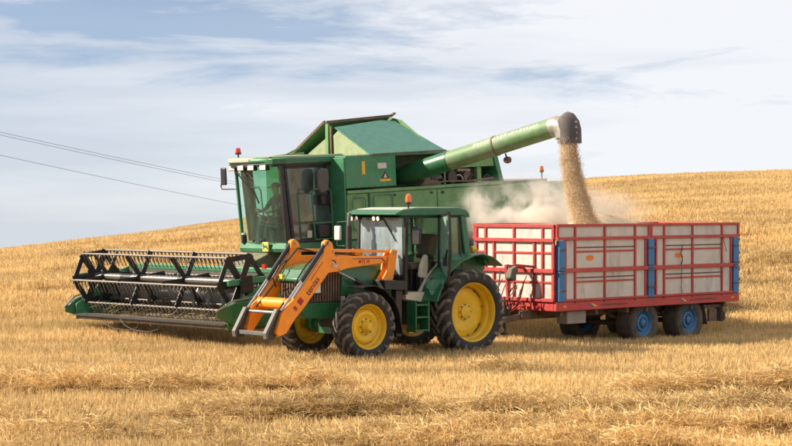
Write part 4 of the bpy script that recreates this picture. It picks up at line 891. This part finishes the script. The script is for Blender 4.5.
    deer = [(0, 0), (.03, .05), (.07, .06), (.12, .05), (.15, .08), (.14, .12), (.16, .11), (.17, .07), (.20, .06), (.17, .04), (.15, .01), (.17, -.03), (.14, -.02), (.12, .01), (.06, .01), (.01, -.03), (-.02, -.03)]
    G().prism([(.385-u, 1.62+v) for u, v in deer], 'yz', .162, .164).obj('emblem_deer', green, K)
    G().cyl((.05, -.62, 1.72), (.05, -.62, 1.92), .07).obj('side_lamp', black, K); G().cyl((.05, -.62, 1.925), (.05, -.62, 1.97), .06).obj('side_lamp_cap', lampm, K)
    # beacon at the rear
    b = G().cyl((-9.25, .95, 2.80), (-9.25, .95, 3.08), .018).cyl((-9.25, .95, 3.07), (-9.25, .95, 3.12), .06).obj('beacon', grey, C)
    G().cyl((-9.25, .95, 3.122), (-9.25, .95, 3.24), .06, .045, 16).obj('beacon_lens', amber, b)
    # ---- wheels, axle, feeder house
    for s in (1, -1):
        wheel('front_wheel', C, (-1.6, s*1.30, .60), .95, .62, .45, s, .2, yellow, 18, .055, .075)
        wheel('rear_wheel', C, (-6.6, s*1.15, .20), .65, .40, .33, s, .12, yellow, 16, .04, .055)
    G().cyl((-1.6, -1.1, .60), (-1.6, 1.1, .60), .16).box(-7.0, -1.5, -.5, .5, .55, .85).cyl((-6.6, -1, .2), (-6.6, 1, .2), .09).obj('axle_frame', green, C, .01)
    G().prism([(1.75, .25), (1.75, .95), (-.3, 1.6), (-1.5, 1.6), (-1.5, 1.0), (-.3, .75)], 'xz', -.75, .35).obj('feeder_house', mat('feeder_green', (.03, .09, .04), .6, dust=.35, grime=.5), C, .03)
    # ---- header platform
    H = bpy.data.objects.new('header', None); COL.objects.link(H); H.parent = C
    ya, yb = -3.05, 2.72
    G().prism([(1.72, .12), (1.76, 1.18), (1.82, 1.18), (1.84, .30), (2.1, .16), (2.6, .14), (3.38, .20), (3.38, .165), (2.6, .08), (2.0, .08)], 'xz', ya, yb).obj('trough', mat('shaded_dusty_trough', (.07, .065, .055), .6, dust=.5, metal=.1, var=.25, dustcol=(.17, .13, .08)), H)  # dusty, with base darkened to paint in the shade under the reel
    G().box(1.68, 1.80, ya, yb, 1.18, 1.30).obj('top_beam', green2, H, .02)
    G().box(1.66, 1.72, ya, yb, .70, .82).obj('back_beam', green2, H, .02)
    G().box(3.38, 3.44, ya, yb, .155, .195).obj('knife_bar', dark, H)
    k = G()
    n = 75
    for i in range(n):
        y = ya+.04+(yb-ya-.08)*i/(n-1); k.add([(3.42, y-.018, .15), (3.42, y+.018, .15), (3.56, y, .165), (3.42, y-.012, .195), (3.42, y+.012, .195)], [(0, 1, 2), (3, 2, 4), (0, 2, 3), (1, 4, 2), (0, 3, 4, 1)])
    k.obj('knife_guards', steel, H, kind='stuff')
    G().prism([(2.0, .075), (2.6, .075), (3.38, .15), (3.38, .06), (2.4, -.02), (2.0, .0)], 'xz', ya, yb).obj('skid_plate', mat('dusty_skid', (.12, .09, .06), .8, dust=.5, var=.3, dustcol=(.24, .17, .10)), H)
    G().cyl((2.22, ya+.02, .56), (2.22, yb-.02, .56), .17, n=24).obj('feed_auger', grey, H)
    fl = G()
    for s, a, b in ((1, ya+.05, -.75), (-1, .35, yb-.05)):
        turns = (b-a)/.55; n = int(turns*20); ring = []
        for i in range(n+1):
            t = i/n; ang = s*2*PI*turns*t; y = a+(b-a)*t
            ring.append([(2.22+r*math.cos(ang), y, .56+r*math.sin(ang)) for r in (.165, .30)])
        vs = [p for q in ring for p in q]; fl.add(vs, [(2*i, 2*i+1, 2*i+3, 2*i+2) for i in range(n)])
    fl.obj('auger_flighting', mat('flighting', (.26, .25, .24), .4, metal=.5, dust=.3), H)
    for i in range(6): G().cyl((2.22, -.65+i*.18, .56), (2.22+.3*math.cos(i*2.1), -.65+i*.18, .56+.3*math.sin(i*2.1)), .012, n=6).obj('auger_finger', steel, H)
    for y_, sgn, tz, tx in ((ya, -1, .02, -.24), (yb, 1, .16, -.06)):
        G().prism([(1.70, .05), (1.70, 1.25), (2.15, 1.12), (2.75, .80), (3.40, .42), (3.40, .05)], 'xz', y_, y_+sgn*.05).obj('end_sheet', green2, H, .01)
        yo = y_+sgn*.055
        G().add([(2.35, yo, .15), (2.35, yo+sgn*.26, .15), (2.35, yo+sgn*.2, .72), (2.35, yo, .76), (3.86+tx, yo+sgn*.10, .22+tz), (3.86+tx, yo+sgn*.13, .22+tz), (3.86+tx, yo+sgn*.115, .34+tz), (3.3, yo, .54+tz*.8), (3.3, yo+sgn*.17, .52+tz*.8), (3.3, yo, .14), (3.3, yo+sgn*.2, .14)],
                [(0, 1, 2, 3), (3, 2, 8, 7), (0, 9, 10, 1), (0, 3, 7, 9), (1, 10, 8, 2), (7, 8, 6), (9, 4, 5, 10), (9, 7, 6, 4), (10, 5, 6, 8), (4, 6, 5)]).obj('crop_divider', green, H, .008)
        G().bar((2.4, yo+sgn*.13, .79), (3.35, yo+sgn*.12, .57+tz*.8), .05, .03).bar((3.35, yo+sgn*.12, .57+tz*.8), (3.88+tx, yo+sgn*.115, .34+tz), .04, .025).obj('divider_runner', steel, H)
    # ---- reel
    Q = bpy.data.objects.new('reel', None); COL.objects.link(Q); Q.parent = C
    cx, cz, Rr = 2.82, 1.06, .69; r0, r1 = -3.0, 2.58; ph = R(-4)
    G().cyl((cx, r0, cz), (cx, r1, cz), .085, n=20).obj('reel_tube', mat('dull_tube', (.17, .165, .16), .4, metal=.6, dust=.3, dustcol=(.3, .25, .18), grime=.4), Q)
    G().cyl((cx, -1.9, cz), (cx, -1.5, cz), .09, n=20).cyl((cx, .35, cz), (cx, .62, cz), .095, n=20).obj('tube_band', black, Q)
    def pt(k, r, y): a = ph+k*PI/3; return (cx+r*math.cos(a), y, cz+r*math.sin(a))
    for ys in (r0, -1.15, .58, r1):
        g = G(); end = ys in (r0, r1)
        for k in range(6):
            a = ph+k*PI/3; dx, dz = math.cos(a), math.sin(a); tx, tz = -dz, dx
            w0, w1 = (.055, .075) if not end else (.075, .10)
            P = [(cx+dx*.08+tx*w0, cz+dz*.08+tz*w0), (cx+dx*.08-tx*w0, cz+dz*.08-tz*w0), (cx+dx*Rr-tx*w1, cz+dz*Rr-tz*w1), (cx+dx*Rr+tx*w1, cz+dz*Rr+tz*w1)]
            g.prism(P, 'xz', ys-.012, ys+.012)
            if end:
                b = ph+(k+1)*PI/3
                g.prism([(cx+dx*(Rr+.02), cz+dz*(Rr+.02)), (cx+math.cos(b)*(Rr+.02), cz+math.sin(b)*(Rr+.02)), (cx+math.cos(b)*(Rr-.12), cz+math.sin(b)*(Rr-.12)), (cx+dx*(Rr-.12), cz+dz*(Rr-.12))], 'xz', ys-.010, ys+.010)
        g.lathe([(.001, -.02), (.15, -.02), (.15, .02), (.001, .02)], (cx, ys, cz), n=20)
        g.obj('reel_spider', black, Q)
    # second, offset spider ring at the far end (the eccentric control)
    g = G()
    for k in range(6):
        a = ph+k*PI/3; dx, dz = math.cos(a), math.sin(a); tx, tz = -dz, dx
        g.prism([(cx-.06+dx*.08+tx*.06, cz+dz*.08+tz*.06), (cx-.06+dx*.08-tx*.06, cz+dz*.08-tz*.06), (cx-.06+dx*Rr-tx*.03, cz+dz*Rr-tz*.03), (cx-.06+dx*Rr+tx*.03, cz+dz*Rr+tz*.03)], 'xz', r0+.42, r0+.44)
    g.obj('reel_spider', black, Q)
    bar_m = mat('bar_steel', (.11, .10, .095), .45, metal=.4, dust=.3)
    for k in range(6):
        p = pt(k, Rr, r0); q = pt(k, Rr, r1)
        G().cyl(p, q, .022, n=10).cyl((p[0]-.05, p[1], p[2]+.012), (q[0]-.05, q[1], q[2]+.012), .012, n=8).obj('tine_bar', bar_m, Q)
        t = G()
        n = 38
        for i in range(n):
            y = r0+.06+(r1-r0-.12)*i/(n-1)
            x, z = p[0], p[2]
            t.bar((x, y, z), (x-.03, y, z-.13), .022, .02).bar((x-.03, y, z-.13), (x-.09, y, z-.27), .018, .014).box(x-.02, x+.02, y-.02, y+.02, z-.045, z-.0)
        t.obj('reel_tines', mat('tine_black', (.03, .027, .024), .5, dust=.3), Q, kind='stuff')
    for yy in (r0-.16, r1+.14):
        g = G().bar((3.32, yy, cz+.02), (1.3, yy, 1.12), .09, .13)
        g.obj('reel_arm', green2, Q, .01)
        G().cyl((cx, yy-.06, cz), (cx, yy+.08, cz), .13, n=18).obj('reel_bearing', black, Q)
        G().box(cx-.16, cx+.18, yy+.05, yy+.09, cz-.22, cz+.16).obj('bearing_plate', black, Q, .01)
    # drive wheel guard at the near end and drooping crop lifter wires below
    for (u, v) in ((-2.0, .25), (-1.2, .6)):
        pts = [(3.45, u, .14), (3.47, u+.2, .0), (3.5, u+.6, -.09), (3.5, u+1.2, -.11), (3.47, u+1.5, -.03), (3.45, u+1.58, .13)]
        G().tube(pts, .012, 6).obj('loose_wire', black, H)
    g = G(); rr = random.Random(21)
    for i in range(420):
        x, y = rr.uniform(2.0, 3.4), rr.uniform(-3, 2.7); z = .12+rr.random()**2*.25; a = rr.uniform(0, PI); l = rr.uniform(.1, .35); e = rr.uniform(-.3, .5)
        g.bar((x, y, z), (x+l*math.cos(a), y+l*math.sin(a), z+l*e), .008, .005)
    g.obj('trapped_straw', mat('loose_stalks', (.45, .31, .14), .8, var=.3), H, kind='stuff')
    G().box(1.2, 1.7, -.9, .5, .3, 1.0).obj('feeder_adapter', green, C, .02)
    G().box(2.4, 2.46, 2.9, 3.0, 1.35, 1.45).obj('reflector', redp, C)
    return C
combine()

# ------------------------------------------------------------------ combine driver
def driver():
    t = thing('person', 'driver in dark work clothes and cap sitting inside the harvester cab', 'person', CLOC, CROT)
    t.location = Matrix.LocRotScale(Vector(CLOC), Matrix.Rotation(CROT[2], 3, 'Z') @ Matrix.Rotation(CROT[1], 3, 'Y'), None) @ Vector((.30, -.12, 0))
    J = {'pelvis': (-.88, .06, 2.30, .15), 'waist': (-.92, .06, 2.48, .14), 'chest': (-.93, .06, 2.68, .165), 'neck': (-.88, .06, 2.86, .06), 'head0': (-.85, .06, 2.95, .085), 'head1': (-.84, .06, 3.06, .095), 'head2': (-.85, .06, 3.13, .07)}
    E = [('pelvis', 'waist'), ('waist', 'chest'), ('chest', 'neck'), ('neck', 'head0'), ('head0', 'head1'), ('head1', 'head2')]
    for s, n in ((1, 'l'), (-1, 'r')):
        J.update({n+'sh': (-.91, .06+s*.20, 2.76, .075), n+'el': (-.72, .06+s*.27, 2.52, .05), n+'wr': (-.48, .06+s*.19, 2.48, .034), n+'pa': (-.40, .06+s*.18, 2.48, .036),
                  n+'hip': (-.84, .06+s*.10, 2.28, .105), n+'kn': (-.44, .06+s*.15, 2.26, .075), n+'an': (-.34, .06+s*.15, 1.83, .045), n+'to': (-.16, .06+s*.15, 1.78, .04)})
        E += [('chest', n+'sh'), (n+'sh', n+'el'), (n+'el', n+'wr'), (n+'wr', n+'pa'), ('pelvis', n+'hip'), (n+'hip', n+'kn'), (n+'kn', n+'an'), (n+'an', n+'to')]
        for q in range(5):
            a = (q-2)*.013*s; bx = -.40 if q else -.43
            J[n+'f%d' % q] = (-.33 if q else -.38, .06+s*.18+a*1.3-(s*.02 if not q else 0), 2.485, .010); J[n+'g%d' % q] = (-.305-.004*abs(q-2) if q else -.35, .06+s*.18+a*1.3-(s*.03 if not q else 0), 2.462, .009)
            E += [(n+'pa', n+'f%d' % q), (n+'f%d' % q, n+'g%d' % q)]
    names = list(J); me = bpy.data.meshes.new('body'); me.from_pydata([J[n][:3] for n in names], [(names.index(a), names.index(b)) for a, b in E], [])
    o = bpy.data.objects.new('body', me); COL.objects.link(o)
    sk = o.modifiers.new('skin', 'SKIN'); sk.use_smooth_shade = True
    for i, n in enumerate(names):
        v = me.skin_vertices[0].data[i]; v.radius = (J[n][3],)*2; v.use_root = n == 'pelvis'
    o.modifiers.new('sub', 'SUBSURF').levels = 1; o.modifiers[-1].render_levels = 1
    bpy.context.view_layer.update(); dg = bpy.context.evaluated_depsgraph_get(); m2 = bpy.data.meshes.new_from_object(o.evaluated_get(dg))
    bpy.data.objects.remove(o); o = bpy.data.objects.new('body', m2); COL.objects.link(o); o.parent = t
    skin = mat('skin', (.42, .22, .14), .6); shirt = mat('dark_shirt', (.05, .055, .07), .9); tr = mat('trousers', (.06, .055, .05), .9)
    m2.materials.clear()
    for m in (skin, shirt, tr): m2.materials.append(m)
    for p in m2.polygons:
        c = p.center; p.material_index = 0 if (c.z > 2.86 and abs(c.y-.06) < .12) or (c.x > -.50 and c.z > 2.40) else (2 if c.z < 2.40 else 1); p.use_smooth = True
    f = G().prism([(-.745, 3.03), (-.715, 2.995), (-.745, 2.985)], 'xz', .045, .075)
    f.obj('nose', skin, t)
    e = G()
    for s in (1, -1): e.cyl((-.765, .06+s*.035, 3.045), (-.752, .06+s*.035, 3.045), .012, n=8)
    e.obj('eyes', black, t)
    G().box(-.762, -.752, .035, .085, 2.945, 2.955).obj('mouth', redp, t)
    g = G()
    for s in (1, -1): g.box(-.87, -.83, .06+s*.093, .06+s*.108, 3.0, 3.06)
    g.obj('ears', skin, t, .005)
    G().tube([(-.85, .06, 3.07), (-.85, .06, 3.13), (-.85, .06, 3.185)], [.107, .105, .05], 16).prism([(-.75, 3.08), (-.64, 3.06), (-.64, 3.07), (-.75, 3.10)], 'xz', -.02, .14).obj('cap', black, t, .01)
driver()

# ------------------------------------------------------------------ grain, heap and dust
def grain_mat():
    m = bpy.data.materials.new('grain'); m.use_nodes = True; t = m.node_tree; L = t.links.new; b = t.nodes['Principled BSDF']; b.inputs['Roughness'].default_value = .8
    tc = N(t, 'ShaderNodeTexCoord'); n = N(t, 'ShaderNodeTexNoise'); n.inputs['Scale'].default_value = 80; n.inputs['Detail'].default_value = 5; L(tc.outputs['Object'], n.inputs['Vector'])
    r = N(t, 'ShaderNodeValToRGB'); r.color_ramp.elements[0].position = .35; r.color_ramp.elements[1].position = .65
    r.color_ramp.elements[0].color = (.60, .43, .25, 1); r.color_ramp.elements[1].color = (.82, .65, .43, 1); L(n.outputs[0], r.inputs[0]); L(r.outputs[0], b.inputs['Base Color'])
    bp = N(t, 'ShaderNodeBump'); bp.inputs['Strength'].default_value = .7; bp.inputs['Distance'].default_value = .03; L(n.outputs[0], bp.inputs['Height']); L(bp.outputs[0], b.inputs['Normal']); return m
grainm = grain_mat()
def stream():
    top = Vector((4.10, 45.3, 4.82)); 
    def P(t): return top+Vector((.10*t+.40*t*t, 0, -2.25*t))
    # dense core
    n = 30; V = []; F = []; m = 18
    for i in range(n+1):
        t = i/n; c = P(t); w = .15+.065*t
        for k in range(m):
            a = k*2*PI/m; s = 1+.30*(float(fbm(math.cos(a)*1.5+5, math.sin(a)*1.5+t*9, 3, 3))-.5)*2
            V.append((c.x+w*s*math.cos(a), c.y+w*.8*s*math.sin(a), c.z))
    F = [(i*m+k, i*m+(k+1) % m, (i+1)*m+(k+1) % m, (i+1)*m+k) for i in range(n) for k in range(m)]
    g = G().add(V, F); rg = np.random.default_rng(9)
    for i in range(60000):
        t = rg.random()**.8; c = P(t); a = rg.uniform(0, 2*PI); rr = (.12+.07*t)*(1+abs(rg.normal(0, .42)))*(.85+.3*rg.random())+.025*math.sin(t*31+a*2)*rg.random()
        x, y, z = c.x+rr*math.cos(a), c.y+rr*.8*math.sin(a), c.z+rg.normal(0, .02); s = rg.uniform(.002, .0042)
        l = s*rg.uniform(3, 11)
        g.add([(x-s, y, z), (x+s, y-s, z), (x, y+s, z), (x+rg.normal(0, s), y, z-l)], [(0, 1, 2), (0, 1, 3), (1, 2, 3), (2, 0, 3)])
    me = bpy.data.meshes.new('grain_stream'); me.from_pydata(g.v, [], g.f); me.materials.append(grainm); me.update()
    o = bpy.data.objects.new('grain_stream', me); COL.objects.link(o); o['kind'] = 'stuff'; o['label'] = 'grain pouring from the auger spout into the trailer'
def heap():
    V = []; F = []; nx, ny = 80, 30
    Fm = Matrix.LocRotScale(Vector((2.72, 43.78, -.096)), Matrix.Rotation(R(224), 3, 'Z'), Vector((1.03,)*3))
    for i in range(nx+1):
        for j in range(ny+1):
            x = -.05-6.6*i/nx; y = -1.2+2.4*j/ny
            z = 2.30+.40*math.exp(-((x+2.6)/.9)**2-(y/.7)**2)+.58*math.exp(-((x+3.9)/1.5)**2-((y+.35)/.75)**2)+.03*float(fbm(x*3, y*3, 3, 2))
            V.append((x, y, z))
    F = [(i*(ny+1)+j, (i+1)*(ny+1)+j, (i+1)*(ny+1)+j+1, i*(ny+1)+j+1) for i in range(nx) for j in range(ny)]
    me = bpy.data.meshes.new('grain_heap'); me.from_pydata(V, [], F); me.materials.append(grainm); me.polygons.foreach_set('use_smooth', [True]*len(F)); me.update()
    o = bpy.data.objects.new('grain_heap', me); COL.objects.link(o); o.matrix_world = Fm; o['kind'] = 'stuff'; o['label'] = 'heaped grain filling the trailer'
stream(); heap()
def dust(name, label, loc, scl, dens, seed, col=(.86, .78, .66), noise=1.4, lo=.42):
    bm = bmesh.new(); bmesh.ops.create_icosphere(bm, subdivisions=3, radius=1); me = bpy.data.meshes.new(name); bm.to_mesh(me); bm.free()
    o = bpy.data.objects.new(name, me); COL.objects.link(o); o.location = loc; o.scale = scl; o['kind'] = 'stuff'; o['label'] = label
    m = bpy.data.materials.new(name); m.use_nodes = True; t = m.node_tree; t.nodes.clear(); L = t.links.new
    tc = N(t, 'ShaderNodeTexCoord'); vl = N(t, 'ShaderNodeVectorMath', operation='LENGTH'); L(tc.outputs['Object'], vl.inputs[0])
    fo = N(t, 'ShaderNodeMapRange'); fo.interpolation_type = 'SMOOTHSTEP'; L(vl.outputs['Value'], fo.inputs[0]); fo.inputs[1].default_value = 1.0; fo.inputs[2].default_value = .15; fo.inputs[3].default_value = 0; fo.inputs[4].default_value = 1
    mp = N(t, 'ShaderNodeMapping'); mp.inputs['Scale'].default_value = (scl[0], scl[1], scl[2]); mp.inputs['Location'].default_value = (seed*3.7, seed, 0); L(tc.outputs['Object'], mp.inputs[0])
    n = N(t, 'ShaderNodeTexNoise'); n.inputs['Scale'].default_value = noise; n.inputs['Detail'].default_value = 8; n.inputs['Roughness'].default_value = .62; n.inputs['Distortion'].default_value = 1.1; L(mp.outputs[0], n.inputs['Vector'])
    nr = N(t, 'ShaderNodeMapRange'); L(n.outputs[0], nr.inputs[0]); nr.inputs[1].default_value = lo; nr.inputs[2].default_value = .62
    mu = N(t, 'ShaderNodeMath', operation='MULTIPLY'); L(fo.outputs[0], mu.inputs[0]); L(nr.outputs[0], mu.inputs[1])
    m3 = N(t, 'ShaderNodeMath', operation='MULTIPLY'); L(mu.outputs[0], m3.inputs[0]); m3.inputs[1].default_value = dens
    v = N(t, 'ShaderNodeVolumePrincipled'); v.inputs['Color'].default_value = (*col, 1); L(m3.outputs[0], v.inputs['Density']); v.inputs['Anisotropy'].default_value = .2
    out = N(t, 'ShaderNodeOutputMaterial'); L(v.outputs[0], out.inputs['Volume']); me.materials.append(m); return o
dust('grain_dust', 'dust cloud drifting left of the falling grain', (3.30, 46.8, 3.0), (2.3, 1.3, 1.12), 7.5, 1, col=(.97, .92, .85), noise=1.5, lo=.44)
dust('thin_dust', 'thin dust haze right of the falling grain', (5.0, 46.6, 3.0), (1.6, 1.0, .75), 2.2, 2, col=(.97, .90, .80), lo=.38, noise=2)
